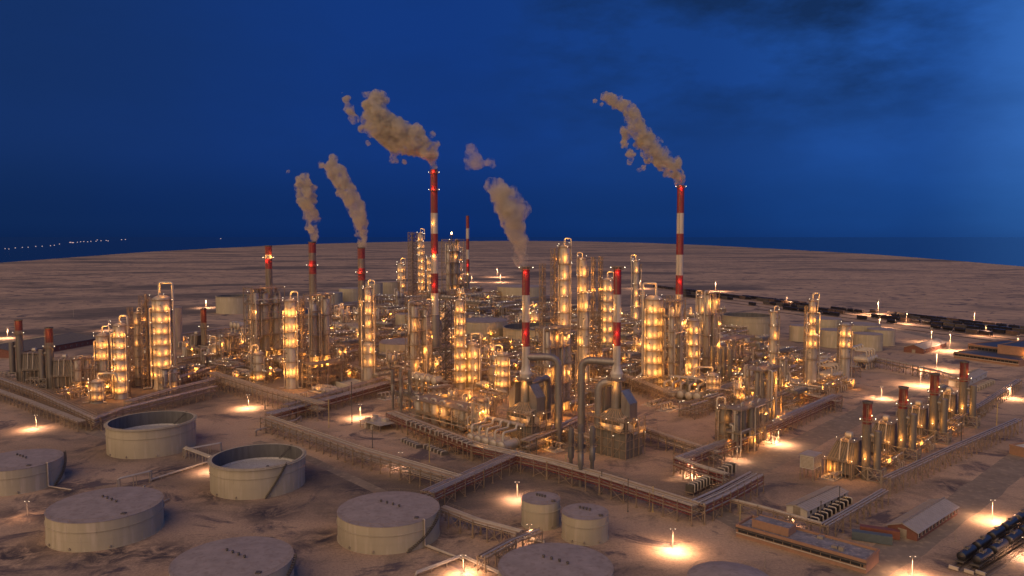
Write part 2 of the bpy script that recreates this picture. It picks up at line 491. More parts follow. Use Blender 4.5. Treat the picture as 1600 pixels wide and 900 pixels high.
strip('road', [(880,705),(1010,660)], 6, 'track', .004, 'packed track past the second heater')
strip('road', [(400,690),(480,715),(640,790)], 5, 'track', .004, 'packed track before the long front rack')
strip('road', [(1240,490),(1400,515),(1620,560)], 14, 'track', .004, 'packed track along the tank farm')
# ================================================================ tanks
def tank(px, ytop, ybase, wpx, label, kind='fixed', group='storage tanks', vents=True, stair=None, pipe=None, nseg=72, inner=None):
    P = at(px, ybase); k = mpp(P); r = wpx*k/2
    h = hz(P, ytop)
    r = wpx*k/2
    t = thing('storage_tank', label, 'tank', P, 0, group)
    if kind == 'open':
        s = MB(); s.rings([(r,0),(r,h),(r-.9,h),(r-.9,h*.46)][:5], nseg, cap1=False)
        s.mi = 0; s.build('shell', ['tank_paint'], t)
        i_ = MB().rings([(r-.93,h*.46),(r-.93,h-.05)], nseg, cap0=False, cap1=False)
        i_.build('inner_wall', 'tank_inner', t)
        rf = MB(); rf.rings([(r-1.0,h*.46),(r-1.0,h*.53),(r-1.9,h*.54),(r-2.3,h*.49),(.3,h*.48)], nseg)
        f = rf.build('floating_roof', 'floating_roof', t)
        d = MB(); random.seed(int(px))
        for _ in range(7):
            a = random.random()*6.28; q = random.random()*r*.5; d.rings([(.5+random.random()*.5, h*.48),(.45,h*.48+.7)], 8, q*math.cos(a), q*math.sin(a))
        d.build('roof_hatch', 'tank_inner', f)
        MB().annulus(r-.1, r+.75, h-.5, .15, nseg).build('wind_girder', 'tank_paint', t)
        rl = MB().ringrail(r+.65, h-.35, 1.0, max(24, int(r*1.6)), .06); rl.build('railing', 'steel_grey', t)
        # rolling ladder down to the roof
        l = MB(); a = R(60); c_, s__ = math.cos(a), math.sin(a)
        for o_ in (-.4, .4):
            l.bar((r*c_-o_*s__, r*s__+o_*c_, h+.2), (r*.62*c_-o_*s__, r*.62*s__+o_*c_, h*.66), .22)
        for i in range(14):
            q = r*(1-.38*i/13); z = h+.2-(h*.34+.2)*i/13
            l.bar((q*c_+.4*s__, q*s__-.4*c_, z), (q*c_-.4*s__, q*s__+.4*c_, z), .12)
        l.build('rolling_ladder', 'steel_dark', t)
    else:
        MB().rings([(r+.25,0),(r+.25,.25),(r,.26),(r,h)], nseg, cap1=False).build('shell', 'tank_paint', t)
        cr = .035 if kind == 'fixed' else .16
        rr = [(r+.12, h-.12), (r+.12, h+.02)] + [(r*(1-i/8)+.12, h+.02+r*cr*math.sin(math.pi/2*i/8)) for i in range(1, 8)] + [(.1, h+r*cr)]
        rf = MB().rings(rr, nseg); f = rf.build('roof', 'tank_roof', t)
        if vents:
            random.seed(int(px*3))
            for i in range(4):
                x, y = (-.25+.17*i)*r*.8, (.34-.12*i)*r*.8
                z = h + r*cr*(1-math.hypot(x, y)/r)*1.0
                MB().rings([(.28,z-.1),(.28,z+.5),(.45,z+.55),(.4,z+.9)], 8, x, y).build('roof_vent', 'steel_dark', f)
    MB().annulus(r-.02, r+.3, h*.66, .15, nseg).build('stiffening_ring', 'tank_paint', t) if h > 6 else None
    if wpx > 55 and kind != 'open':
        MB().ringrail(r-.1, h+.05, 1.0, max(20, int(r*1.5)), .05).build('railing', 'steel_brown', f)
        MB().cbox(r*.62, -r*.55, h, 1.4, 1.4, .5).build('roof_hatch', 'steel_dark', f, False)
    if wpx > 55:
        for a_ in (232, 262, 301):
            c_, s_ = math.cos(R(a_)), math.sin(R(a_)); z_ = .9
            MB().drum((c_*(r-.2), s_*(r-.2), z_), (c_*(r+.45), s_*(r+.45), z_), .38, 10, .1).build('manhole', 'steel_grey', t)
        sm = MB()
        for i in range(24):
            a_ = R(i*15+4); sm.bar(((r+.01)*math.cos(a_), (r+.01)*math.sin(a_), (i % 2)*h*.5), ((r+.01)*math.cos(a_), (r+.01)*math.sin(a_), (i % 2)*h*.5+h*.5), .07)
        sm.annulus(r-.02, r+.05, h*.33, .06, nseg); sm.build('plate_seams', 'tank_paint', t, False)
    if stair is not None:
        # spiral-like stair sloping along the shell
        a0, a1 = stair; st = MB(); n_ = 26
        for i in range(n_):
            a = R(a0 + (a1-a0)*i/(n_-1)); z = h*(1-i/(n_-1))
            b_ = R(a0 + (a1-a0)*(i+1)/(n_-1)); z2 = h*(1-(i+1)/(n_-1))
            p1 = ((r+.15)*math.cos(a), (r+.15)*math.sin(a)); p2 = ((r+1.0)*math.cos(a), (r+1.0)*math.sin(a))
            st.bar((*p1, z), (*p2, z), .35)
            if i < n_-1:
                q2 = ((r+1.0)*math.cos(b_), (r+1.0)*math.sin(b_))
                st.bar((*p2, z+1), (*q2, z2+1), .1); st.bar((*p2, z), (*q2, z2), .22)
            st.bar((*p2, z), (*p2, z+1), .08)
        st.build('stair', 'steel_dark', t)
    if pipe is not None:
        a = R(pipe); x, y = (r+.5)*math.cos(a), (r+.5)*math.sin(a); x2, y2 = (r+13)*math.cos(a), (r+13)*math.sin(a)
        MB().tube([(x*.96, y*.96, h+.3), (x, y, h+.3), (x, y, .6), (x2, y2, .6)], .28).build('pipe', 'pipe_grey', t)
    return t

# ================================================================ distillation columns
def column(px, ytop, ybase, wpx, label, n=6, lit=None, loop='hook', top=None, amp=1.0, group='distillation columns', low=None, z0=0.0, name='distillation_column', ang=(205, 335), nl=3, ladder=True, shellmat='cladding', side_pipe=True, loop_side=1):
    """n sections between platforms from top to `low` (fraction of height); lit = list of section indexes from the top that are lit"""
    P = at(px, ybase); k = mpp(P); r = wpx*k/2; h = hz(P, ytop); P.z = z0
    t = thing(name, label, 'tower', P, 0, group)
    low = .10 if low is None else low
    zt, zb = h, h*low
    s = MB(); seg = 28 if wpx > 14 else 20
    rs = [(r*1.12, 0), (r*1.12, max(.4, zb*.12)), (r, max(.8, zb*.3))]
    if top:   # list of (fraction of height from which the radius factor holds)
        cur = 1.0
        for fr, kf in top:
            z = h*fr; rs += [(r*cur, z), (r*kf, z + r*abs(cur-kf)*1.3)]; cur = kf
        rt = r*cur
    else: rt = r
    rs += [(rt, h - rt*.55)] + [(rt*math.cos(math.pi/2*i/4), h - rt*.55 + rt*.55*math.sin(math.pi/2*i/4)) for i in (1,2,3)] + [(rt*.08, h)]
    s.rings(rs, seg); s.build('shell', shellmat, t)
    def rad(z):
        q = r
        if top:
            for fr, kf in top:
                if z > h*fr: q = r*kf
        return q
    sec = (zt-zb)/n
    if lit is None: lit = range(n)
    for i in range(n+1):
        z = zt - rt*.55 - .2 - (zt - rt*.55 - zb)*i/n if i else zt - rt*.5
        q = rad(z-.5)
        m_ = MB(); m_.annulus(q*.98, q+1.05, z, .3, 22)
        pf = m_.build('platform', 'steel_brown', t)
        MB().ringrail(q+1.0, z+.18, 1.15, 14, .11 if wpx > 10 else .15).build('railing', 'steel_brown', pf)
    secr = (zt - rt*.55 - zb)/n
    for i in lit:
        zc = zt - rt*.55 - secr*(i+.66)
        q = rad(zc); d = min(max(secr*.22, .9), 2.3)
        E = 21*amp*math.pi; pw = E*4*math.pi*d*d/ math.pi
        for j in range(nl):
            a = R(ang[0] + (ang[1]-ang[0])*(j+.5)/nl + random.uniform(-7, 7))
            light(t, ((q+d)*math.cos(a), (q+d)*math.sin(a), zc + random.uniform(-.06,.06)*secr), pw*random.choice((.6, 1, 1, 1.2)), AMBER, .8)
        for j in range(2):
            a = R(random.choice((200, 222, 250, 290, 318, 340, 352))); zz = zt - rt*.55 - secr*i + random.choice((1.2, .4))
            bulb(t, ((q+1.2)*math.cos(a), (q+1.2)*math.sin(a), zz), .20*max(1, k/.42))
    # top lamps
    for j in range(2):
        a = R(215 + 90*j); bulb(t, ((rt+1.1)*math.cos(a), (rt+1.1)*math.sin(a), h+random.uniform(.2, 1.4)), .20*max(1, k/.42))
    if ladder:
        l = MB(); a = R(255)
        x, y = (r+.35)*math.cos(a), (r+.35)*math.sin(a)
        for o_ in (-.35, .35): l.bar((x+o_, y, 0), (x+o_, y, h*.96), .12)
        for i in range(int(h/1.6)): l.bar((x-.35, y, i*1.6), (x+.35, y, i*1.6), .09)
        l.build('ladder', 'steel_brown', t)
    if wpx >= 12:
        wl = max(1.5, r*.34); a = R(38 if int(px) % 2 else 142)
        MB().lattice((r+wl*.8)*math.cos(a), (r+wl*.8)*math.sin(a)*.3-.5, 0, h*.93, wl, wl, .2*max(1, k/.42), 3.4, .13*max(1, k/.42)).build('stair_frame', 'steel_brown', t, False)
    pr = max(.32, r*.13)
    if side_pipe:
        for sgn in ((1, -1) if wpx > 13 else (loop_side,)):
            a = R(-28 if sgn > 0 else 208); q = r+pr+.5
            MB().tube([(q*math.cos(a)*.8, q*math.sin(a)*.8, h*.86), (q*math.cos(a), q*math.sin(a), h*.86), (q*math.cos(a), q*math.sin(a), .8), (q*math.cos(a)*1.7, q*math.sin(a)*1.7, .8)], pr*.8).build('riser_pipe', 'pipe_grey', t)
    if loop:
        hh = max(2.2, r*1.1); sx = loop_side
        if loop == 'hook': pts_ = [(0,0,h-.3),(0,0,h+hh),(sx*(r+pr+.3),0,h+hh),(sx*(rad(h*.9)+pr+.4),0,h-secr*1.0)]
        elif loop == 'square': pts_ = [(-.25*r*sx,0,h-.3),(-.25*r*sx,0,h+hh*1.2),(sx*(r+pr+.4),0,h+hh*1.2),(sx*(r+pr+.4),-.5,h*.15),(sx*(r+pr+4),-1,h*.12)]
        elif loop == 'far': pts_ = [(0,0,h-.3),(0,0,h+hh*.8),(sx*(r*2.4+2),0,h+hh*.8),(sx*(r*2.4+3),0,h-hh*.6),(sx*(r*2.4+7),0,h-hh*.6)]
        MB().tube(pts_, pr, 8, bend=pr*3.2 if loop != 'square' else pr*1.8).build('overhead_pipe', 'pipe_pale', t)
        light(t, (sx*.4*r, -2.0, h+hh*.7), 260*amp*max(1, (hh/2.5)**2)*.8)
    # nozzles / manholes
    nz = MB(); random.seed(int(px*7+ytop))
    for i in range(n):
        zc = zt - rt*.55 - secr*(i+.4); a = R(random.choice((235, 250, 285, 300))); q = rad(zc)
        nz.drum((q*math.cos(a)*.9, q*math.sin(a)*.9, zc), ((q+.7)*math.cos(a), (q+.7)*math.sin(a), zc), .4, 8, .1)
    nz.build('manhole', 'cladding_dark', t)
    return t

# ================================================================ chimneys
def chimney(px, ytop, ybase, wpx, bands, label, base_px=None, flare=None, beacons=(), lamps=(), plats=(), group='red banded chimneys', taper=.94, pxtop=None, z0=0):
    """bands: list of (pixel row where the band starts, material), from the top down"""
    P = at(px, ybase); k = mpp(P); r = wpx*k/2; h = hz(P, ytop)
    t = thing('chimney', label, 'chimney', P, 0, group)
    zs = [hz(P, y) for y, _ in bands] + [0.0]; zs[0] = h
    mats_ = []; s = MB()
    for i, (y, mt) in enumerate(bands):
        if mt not in mats_: mats_.append(mt)
        s.mi = mats_.index(mt)
        za, zb = zs[i], zs[i+1]
        ra, rb = r*(taper + (1-taper)*(1-za/h)), r*(taper + (1-taper)*(1-zb/h))
        nstep = max(1, int((za-zb)/12)); rr = []
        for j in range(nstep+1): rr.append((rb + (ra-rb)*j/nstep, zb + (za-zb)*j/nstep))
        if i == len(bands)-1 and flare:
            f0, fw = flare; zf = hz(P, f0); rr = [(r*fw, 0), (r*fw, zf), (r*1.02, zf + r*2.2)] + [x for x in rr if x[1] > zf + r*2.3]
        s.rings(rr, 22, cap0=(i == len(bands)-1), cap1=False)
    s.build('shaft', mats_, t)
    lip = MB(); rt = r*taper; lip.rings([(rt*.72,h-2),(rt*.72,h+.25),(rt+.28,h+.25),(rt+.28,h-.5),(rt*.98,h-.5)], 22, cap0=False, cap1=False)
    lip.rings([(rt*.72, h-2.0),(.05,h-2.01)], 22, cap0=False, cap1=False)
    lip.build('rim', 'steel_dark', t)
    for y in plats:
        z = hz(P, y); q = r*(taper+(1-taper)*(1-z/h))
        pf = MB().annulus(q*.98, q+1.2, z, .2, 20).build('platform', 'steel_brown', t)
        MB().ringrail(q+1.15, z+.2, 1.15, 12, .14).build('railing', 'steel_brown', pf)
        for a in (192, 348): bulb(t, ((q+1.5)*math.cos(R(a)), (q+1.5)*math.sin(R(a)), z+1.0), .26*max(1, k/.42))
    l = MB(); 
    for o_ in (-.3, .3): l.bar((o_-.5*r, -r*.98-.3, 0), (o_-.5*r, -r*taper-.3, h-1), .13)
    for i in range(int(h/2)): l.bar((-.3-.5*r, -r-.25, i*2), (.3-.5*r, -r-.25, i*2), .09)
    l.build('ladder', 'steel_brown', t)
    for y in beacons:
        z = hz(P, y); q = r + 1.6
        for a in (262,):
            light(t, ((q)*math.cos(R(a)), q*math.sin(R(a)), z), 520*max(1, (r/2)**2)*.8, REDL, .4)
            bulb(t, ((r+.35)*math.cos(R(a)), (r+.35)*math.sin(R(a)), z+.2), .34*max(1, k/.42), 'lamp_red')
    for y, a, pw in lamps:
        z = hz(P, y); q = r + 1.7
        light(t, (q*math.cos(R(a)), q*math.sin(R(a)), z), pw*max(1, (r/2)**2))
        bulb(t, ((r+.3)*math.cos(R(a)), (r+.3)*math.sin(R(a)), z-.9), .28*max(1, k/.42), 'lamp_amber')
    return t

# ================================================================ pipe racks
def rack(px, label, h=6.5, w=5.0, np_=5, levels=2, red=False, step=6.0, legs=True, pipes='pipe_grey', rz=.24, xbrace=2, deck=True, group='pipe racks'):
    W_ = [at(x, y, h) for x, y in px]
    O = W_[0].copy(); O.z = 0
    t = thing('pipe_rack', label, 'pipe rack', O, 0, group)
    loc = [Vector((p.x-O.x, p.y-O.y, 0)) for p in W_]
    def off(d):
        out = []
        for i, p in enumerate(loc):
            if i == 0: a = (loc[1]-loc[0]).normalized(); nn_ = Vector((-a.y, a.x, 0)); out.append(p + nn_*d); continue
            if i == len(loc)-1: a = (loc[-1]-loc[-2]).normalized(); nn_ = Vector((-a.y, a.x, 0)); out.append(p + nn_*d); continue
            a = (p-loc[i-1]).normalized(); b = (loc[i+1]-p).normalized()
            na, nb = Vector((-a.y, a.x, 0)), Vector((-b.y, b.x, 0)); m_ = (na+nb).normalized()
            out.append(p + m_*(d/max(.4, m_.dot(na))))
        return out
    up = lambda z: Vector((0, 0, z))
    zl = [h] if levels == 1 else [h*.62, h]
    for li, z in enumerate(zl):
        cnt = np_ if li == len(zl)-1 else max(2, np_-2)
        for i in range(cnt):
            d = (i-(cnt-1)/2)*(w*.84/max(1, cnt-1)); rr = rz*random.choice((.6, .8, 1, 1, 1.35))
            MB().tube([p + up(z+.2+rr) for p in off(d)], rr, 6, bend=1.0).build('pipe', random.choice((pipes, pipes, 'pipe_pale', 'pipe_grey', 'pipe_rust')), t)
    # long girders
    for sg in (-1, 1):
        g_ = MB(); q = off(sg*w/2)
        for a, b in zip(q, q[1:]):
            n_ = max(1, round((b-a).length/ (step/2))); ht = 1.25 if red else .35
            if red:
                g_.bar(a+up(h-.1), b+up(h-.1), .24); g_.bar(a+up(h-ht), b+up(h-ht), .22)
                for i in range(n_):
                    p, r_ = a.lerp(b, i/n_), a.lerp(b, (i+1)/n_)
                    if i % 2: g_.bar(p+up(h-.1), r_+up(h-ht), .13)
                    else: g_.bar(p+up(h-ht), r_+up(h-.1), .13)
            else: g_.bar(a+up(h-.1), b+up(h-.1), .3)
            if levels > 1: g_.bar(a+up(h*.62-.15), b+up(h*.62-.15), .26)
        g_.build('girder', 'red_paint' if red else 'steel_brown', t)
    if deck and w > 3:
        wk = MB(); q0 = off(w/2+.15); q1 = off(w/2+.85)
        for i in range(len(q0)-1):
            a, b, c, d = q0[i], q0[i+1], q1[i+1], q1[i]
            wk.add([a+up(h), b+up(h), c+up(h), d+up(h), a+up(h+.1), b+up(h+.1), c+up(h+.1), d+up(h+.1)], [(0,1,2,3),(7,6,5,4),(0,4,5,1),(1,5,6,2),(2,6,7,3),(3,7,4,0)])
        wo = wk.build('walkway', 'steel_brown', t)
        MB().rail([p + up(h+.1) for p in q1], 1.1, .08, 3).build('railing', 'steel_brown', wo)
    if legs:
        fm = MB()
        fm.bar((0,-w/2,0),(0,-w/2,h),.3); fm.bar((0,w/2,0),(0,w/2,h),.3)
        for z in zl: fm.bar((0,-w/2-.3,z),(0,w/2+.3,z),.3)
        fm.bar((0,-w/2,h),(0,-w/2,h+1.2),.16)
        fm.cbox(0,-w/2,0,.8,.8,.25); fm.cbox(0,w/2,0,.8,.8,.25)
        me1 = fm.mesh('support_frame', 'steel_brown', False)
        fm.bar((0,-w/2,.3),(0,w/2,zl[0]),.18); fm.bar((0,w/2,.3),(0,-w/2,zl[0]),.18)
        me2 = fm.mesh('support_frame', 'steel_brown', False)
        cnt = 0
        for a, b in zip(loc, loc[1:]):
            d = b-a; n_ = max(1, round(d.length/step)); yaw = math.atan2(d.y, d.x)
            for i in range(n_+1):
                if cnt >= 98: break
                put('support_frame', me2 if i % xbrace == 0 else me1, t, a.lerp(b, i/n_), yaw); cnt += 1
            # longitudinal bracing in some bays
            for i in range(1, n_, 4):
                for sg in (-1, 1):
                    br = MB()
                    nn_ = Vector((-d.y, d.x, 0)).normalized()*w/2*sg
                    p, q = a.lerp(b, i/n_)+nn_, a.lerp(b, (i+1)/n_)+nn_
                    br.bar(p+up(.3), q+up(zl[0]), .16); br.bar(q+up(.3), p+up(zl[0]), .16)
                    br.build('brace', 'steel_brown', t, False)
    return t

# ================================================================ lamp posts, poles
_HEAD = MB().box(-.9,-.28,-.12,.9,.28,.14)
def lamp_post(px, ybase, ytop, label, power=1.0, lit=True, double=True):
    P = at(px, ybase); h = hz(P, ytop); k = mpp(P); wd = max(.16, k*.42)
    t = thing('lamp_post', label, 'lamp post', P, 0, 'lamp posts around the plant')
    MB().rings([(wd*.75, 0), (wd*.75, .4), (wd*.55, .5), (wd*.42, h)], 8).build('pole', 'steel_grey', t)
    am = MB(); ar = .75*max(1, k/.5)
    am.bar((-ar if double else 0, 0, h-.05), (ar, 0, h-.05), wd*.4); am.build('arm', 'steel_grey', t)
    for sg in ((-1, 1) if double else (1,)):
        hd = MB().cbox(sg*ar, 0, h-.25, .55, .26, .16).build('lamp_head', 'steel_grey', t)
        if lit:
            b = MB().cbox(sg*ar, 0, h-.34, .34, .18, .08).build('lamp_glass', 'lamp_head', hd)
    if lit:
        zl = h*.72
        spot(t, (0, -1.9, h*.88), 17000*power*(h/6.0)**2)
        light(t, (0, -2.0, h*.45), 300*power*(h/6.0)**2, PEACH, .5)
    return t

def mast(px, ybase, ytop, label, m='steel_dark', w=.32):
    P = at(px, ybase); h = hz(P, ytop); k = mpp(P); w = max(w, k*1.2)
    t = thing('vent_pipe', label, 'pole', P, 0, 'slim vent poles beside the racks')
    MB().rings([(w*.9,0),(w*.9,.5),(w*.5,.6),(w*.5,h)], 8).build('pole', m, t)
    MB().rings([(w*.7,h-.02),(w*.8,h+.5)], 8).build('cap', m, t)
    return t
# ================================================================ steel process structures
def frame_mb(L_, W_, floors, bays, wb, post=.38, brace=True, m=None):
    f = m or MB()
    xs = [-L_/2 + L_*i/bays for i in range(bays+1)]; ys = [-W_/2 + W_*j/wb for j in range(wb+1)]
    top = floors[-1]
    for x in xs:
        for y in ys: f.bar((x,y,0),(x,y,top+1.2), post)
    for z in floors:
        for y in ys: f.bar((-L_/2,y,z),(L_/2,y,z), post*.85)
        for x in xs: f.bar((x,-W_/2,z),(x,W_/2,z), post*.85)
    if brace:
        zz = [0]+list(floors)
        for k in range(len(zz)-1):
            for i in range(bays):
                if (i+k) % 2 == 0:
                    for y in (ys[0], ys[-1]):
                        f.bar((xs[i],y,zz[k]),(xs[i+1],y,zz[k+1]), post*.5); f.bar((xs[i+1],y,zz[k]),(xs[i],y,zz[k+1]), post*.5)
            for x in (xs[0], xs[-1]): f.bar((x,ys[0],zz[k]),(x,ys[1],zz[k+1]), post*.5)
    return f

def floor_slab(L_, W_, z, t, rail=True):
    s = MB().box(-L_/2+.1,-W_/2+.1,z+.2,L_/2-.1,W_/2-.1,z+.32)
    o = s.build('floor_grating', 'steel_brown', t, False)
    if rail:
        q = [(-L_/2,-W_/2,z+.3),(L_/2,-W_/2,z+.3),(L_/2,W_/2,z+.3),(-L_/2,W_/2,z+.3),(-L_/2,-W_/2,z+.3)]
        MB().rail(q, 1.1, .1, 2.6).build('railing', 'steel_grey', o, False)
    return o

def pipes_in(t, L_, W_, ztop, n, rng, mats_=('pipe_grey', 'pipe_pale', 'pipe_rust')):
    for _ in range(n):
        r = rng.choice((.18,.25,.35,.5)); x0 = rng.uniform(-.48,.48)*L_; y0 = rng.choice((-.52,.52,rng.uniform(-.4,.4)))*W_
        z0, z1 = rng.uniform(.3,.4)*ztop, rng.uniform(.5, 1.02)*ztop
        x1 = x0 + rng.uniform(-.4,.4)*L_; x1 = max(-L_*.5, min(L_*.5, x1)); y1 = y0 + rng.uniform(-.3,.3)*W_
        kind = rng.random()
        if kind < .4: p = [(x0,y0,.4),(x0,y0,z1),(x1,y0,z1),(x1,y1,z1),(x1,y1,z0)]
        elif kind < .7: p = [(x0,y0,z0),(x0,y0,z1),(x1,y0,z1),(x1,y0,z0*.4)]
        else: p = [(-L_*.5,y0,z0),(x0,y0,z0),(x0,y0,z1),(L_*.5,y0,z1)]
        MB().tube(p, r, 6).build('pipe', rng.choice(mats_), t)

def cup(t, x, y, r, z0, z1, m='cladding', nm='vessel'):
    v = MB().vessel(r, z0, z1, 16, x, y); v.annulus(r, r+.25, z0+(z1-z0)*.3, .2, 16, cx=x, cy=y).annulus(r, r+.25, z0+(z1-z0)*.7, .2, 16, cx=x, cy=y)
    return v.build(nm, m, t)

def hook(t, x, y, r, z, d, drop, m='pipe_pale'):
    MB().tube([(x,y,z-.2),(x,y,z+1.9),(x+d,y,z+1.9),(x+d,y,z-drop)], r, 7, bend=1.6).build('overhead_pipe', m, t)

def tower_frame(px, ytop, ybase, wpx, dm, label, vessels=3, floors=5, seed=1, nlights=4, yaw=YB, bays=2, vr=None, hooks=True, toplit=True, name='process_tower', group='steel process towers', vmat='cladding', cat='structure', amp=1.0, below=1.0, strip=False):
    """tall steel frame with vertical vessels inside; wpx is the width seen in the photograph"""
    P = at(px, ybase); k = mpp(P); rng = random.Random(seed)
    wd = wpx*k; h = hz(P, ytop)
    L_ = wd/(abs(math.cos(yaw)) + dm*abs(math.sin(yaw))); W_ = L_*dm
    t = thing(name, label, cat, P, yaw, group)
    fl = [h*(i+1)/floors for i in range(floors)]
    frame_mb(L_, W_, fl, bays, max(1, round(bays*dm)), .34*max(1, k/.42)).build('frame', 'steel_brown', t, False)
    for z in fl: floor_slab(L_, W_, z, t)
    vr = vr or min(L_/vessels*.36, W_*.36)
    for i in range(vessels):
        x = -L_/2 + L_*(i+.5)/vessels; y = rng.uniform(-.12,.12)*W_ - .1*W_
        r = vr*rng.uniform(.8, 1.05); z1 = h*rng.uniform(.9, 1.0)
        cup(t, x, y, r, h*.08, z1, vmat)
        if hooks: hook(t, x, y, r*.16+.18, z1, r*1.5*rng.choice((-1,1)), h*.35)
    pipes_in(t, L_, W_, h, 5 + floors, rng)
    st = MB(); 
    st.lattice(L_/2+.9, W_/2-.2, 0, h, 1.3, 1.3, .16, 3.4, .1); st.build('stair_tower', 'steel_brown', t, False)
    for i in range(nlights):
        z = rng.choice(fl) - h/floors*.45; x = rng.uniform(-.5,.5)*L_; s_ = rng.choice((-1,-1,-1,1))
        y = s_*(W_*.5+.6)
        light(t, (x, y if yaw > 0 else -y, z), 850*amp*max(1, (h/floors/6)**1.5))
    nb = 3 + floors
    for i in range(nb):
        bulb(t, (rng.choice((-.5,.5,rng.uniform(-.5,.5)))*L_, rng.choice((-.52,.52))*W_, rng.choice(fl)+rng.uniform(.6,1.4)), .19*max(1, k/.42))
    if toplit: light(t, (0, 0, h+2.5), 450*amp)
    return t

def lattice_tower(px, ytop, ybase, wpx, label, solid=False, seed=1, lit=0, leg=.32, name='stair_tower', mm='steel_brown', step=3.2, amp=1.0):
    P = at(px, ybase); k = mpp(P); h = hz(P, ytop); wd = wpx*k/1.3
    t = thing(name, label, 'tower', P, YB, 'steel stair and pipe towers')
    MB().lattice(0, 0, 0, h, wd, wd, leg*max(1, k/.42), step, .15*max(1, k/.42)).build('frame', mm, t, False)
    n = max(2, int(h/step/1.0)); fl = MB()
    for i in range(1, n):
        z = h*i/n; s = (i % 2)*2-1
        fl.box(-wd/2, -wd/2, z, wd/2, wd/2*.1 if s > 0 else wd/2, z+.12)
        fl.bar((-wd/2*.7, s*wd*.3, z-h/n), (wd/2*.7, s*wd*.3, z), .5)
    fl.build('stair_flight', mm, t, False)
    if solid:
        MB().tube([(wd*.2,-wd*.2,.5),(wd*.2,-wd*.2,h+1.2)], wd*.2, 8).build('riser_pipe', 'pipe_rust', t)
    for i in range(lit):
        light(t, (random.uniform(-.2,.2)*wd, -wd*.15, h*(i+.5)/lit), 800*amp*max(1, k/.45)**2)
        bulb(t, (wd*.5, -wd*.5, h*(i+.6)/lit), .19*max(1, k/.42))
    return t

def drum_bank(px, py, n, rpx, lpx, label, yaw=YB, gap=2.3, z=2.6, loops=True, legs=True, m='pipe_pale', along=1, lit=0, name='heat_exchanger_bank', cat='heat exchanger', wall=False):
    """n horizontal drums side by side, axes along local x, rowed along local y"""
    P = at(px, py); k = mpp(P); r = rpx*k; L_ = lpx*k; rng = random.Random(int(px+py))
    t = thing(name, label, cat, P, yaw, 'banks of horizontal exchangers')
    for i in range(n):
        y = (i-(n-1)/2)*gap*r
        d = MB().drum((-L_/2,y,z),(L_/2,y,z), r, 12); 
        for fx in (-.42, .36): d.rings([(r*1.12, 0),(r*1.12,.25)], 12)if False else None
        o = d.build('drum', m, t)
        MB().box(-L_*.36,y-r*.5,0,-L_*.30,y+r*.5,z-r*.75).box(L_*.26,y-r*.5,0,L_*.32,y+r*.5,z-r*.75).build('saddle', 'concrete', o, False)
        fl = MB()
        for fx in (-.38,.34):
            fl.drum((fx*L_-.12,y,z),(fx*L_+.12,y,z), r*1.13, 12, .05)
        fl.build('flange', 'steel_grey', o)
        if loops:
            MB().tube([(-L_*.3,y,z+r*.8),(-L_*.3,y,z+r*2.7),(L_*.42,y,z+r*2.7),(L_*.42,y,z+r*3.5),(L_*.62,y,z+r*3.5)], r*.26, 7).build('pipe', 'pipe_pale', t)
    if loops:
        MB().tube([(L_*.62,-(n/2)*gap*r,z+r*3.5),(L_*.62,(n/2)*gap*r,z+r*3.5)], r*.36, 8).build('header_pipe', 'pipe_grey', t)
        q = MB()
        for y in (-(n/2)*gap*r, 0, (n/2)*gap*r): q.bar((L_*.62,y,0),(L_*.62,y,z+r*3.2),.25)
        q.build('post', 'steel_brown', t, False)
    for i in range(lit): light(t, (-L_*.7, (i-(lit-1)/2)*gap*r*2, z+r*2), 500)
    return t

def box_row(px0, px1, n, label, sz=(1.6,3.2,2.6), m='cladding_dark', z=0, yawoff=0, zpix=0.0, legs=True, name='air_cooler_row', cat='air cooler', cap='pipe_pale'):
    """a row of n finned cooler cabinets between two pixels"""
    a, b = at(*px0, zpix), at(*px1, zpix); O = a.lerp(b, .5); O.z = 0; d = b-a; yaw = math.atan2(d.y, d.x)
    t = thing(name, label, cat, O, yaw, 'rows of air coolers'); Ln = d.length
    mb = MB().box(-sz[0]/2,-sz[1]/2,0,sz[0]/2,sz[1]/2,sz[2])
    for q in range(6): mb.box(-sz[0]/2-.06,-sz[1]/2+.1,sz[2]*(q+.4)/6.6,sz[0]/2+.06,sz[1]/2-.1,sz[2]*(q+.4)/6.6+.14)
    me_ = mb.mesh('cooler_cabinet', m, False)
    mc = MB().tube([(0,-sz[1]/2-.4,.2),(0,-sz[1]/2-.4,sz[2]+.4),(0,sz[1]*.2,sz[2]+.4),(0,sz[1]*.2,sz[2]-.1)], .26, 7).mesh('pipe', cap)
    for i in range(n):
        x = -Ln/2 + Ln*i/max(1, n-1)
        c = put('cooler_cabinet', me_, t, (x,0,zpix)); put('pipe', mc, c)
    if zpix > 0:
        f = MB()
        for x in (-Ln/2,-Ln/6,Ln/6,Ln/2):
            for y in (-sz[1]/2, sz[1]/2): f.bar((x,y,0),(x,y,zpix),.28)
        f.box(-Ln/2-1,-sz[1]/2-.2,zpix-.3,Ln/2+1,sz[1]/2+.2,zpix-.02); f.build('frame', 'steel_brown', t, False)
    return t

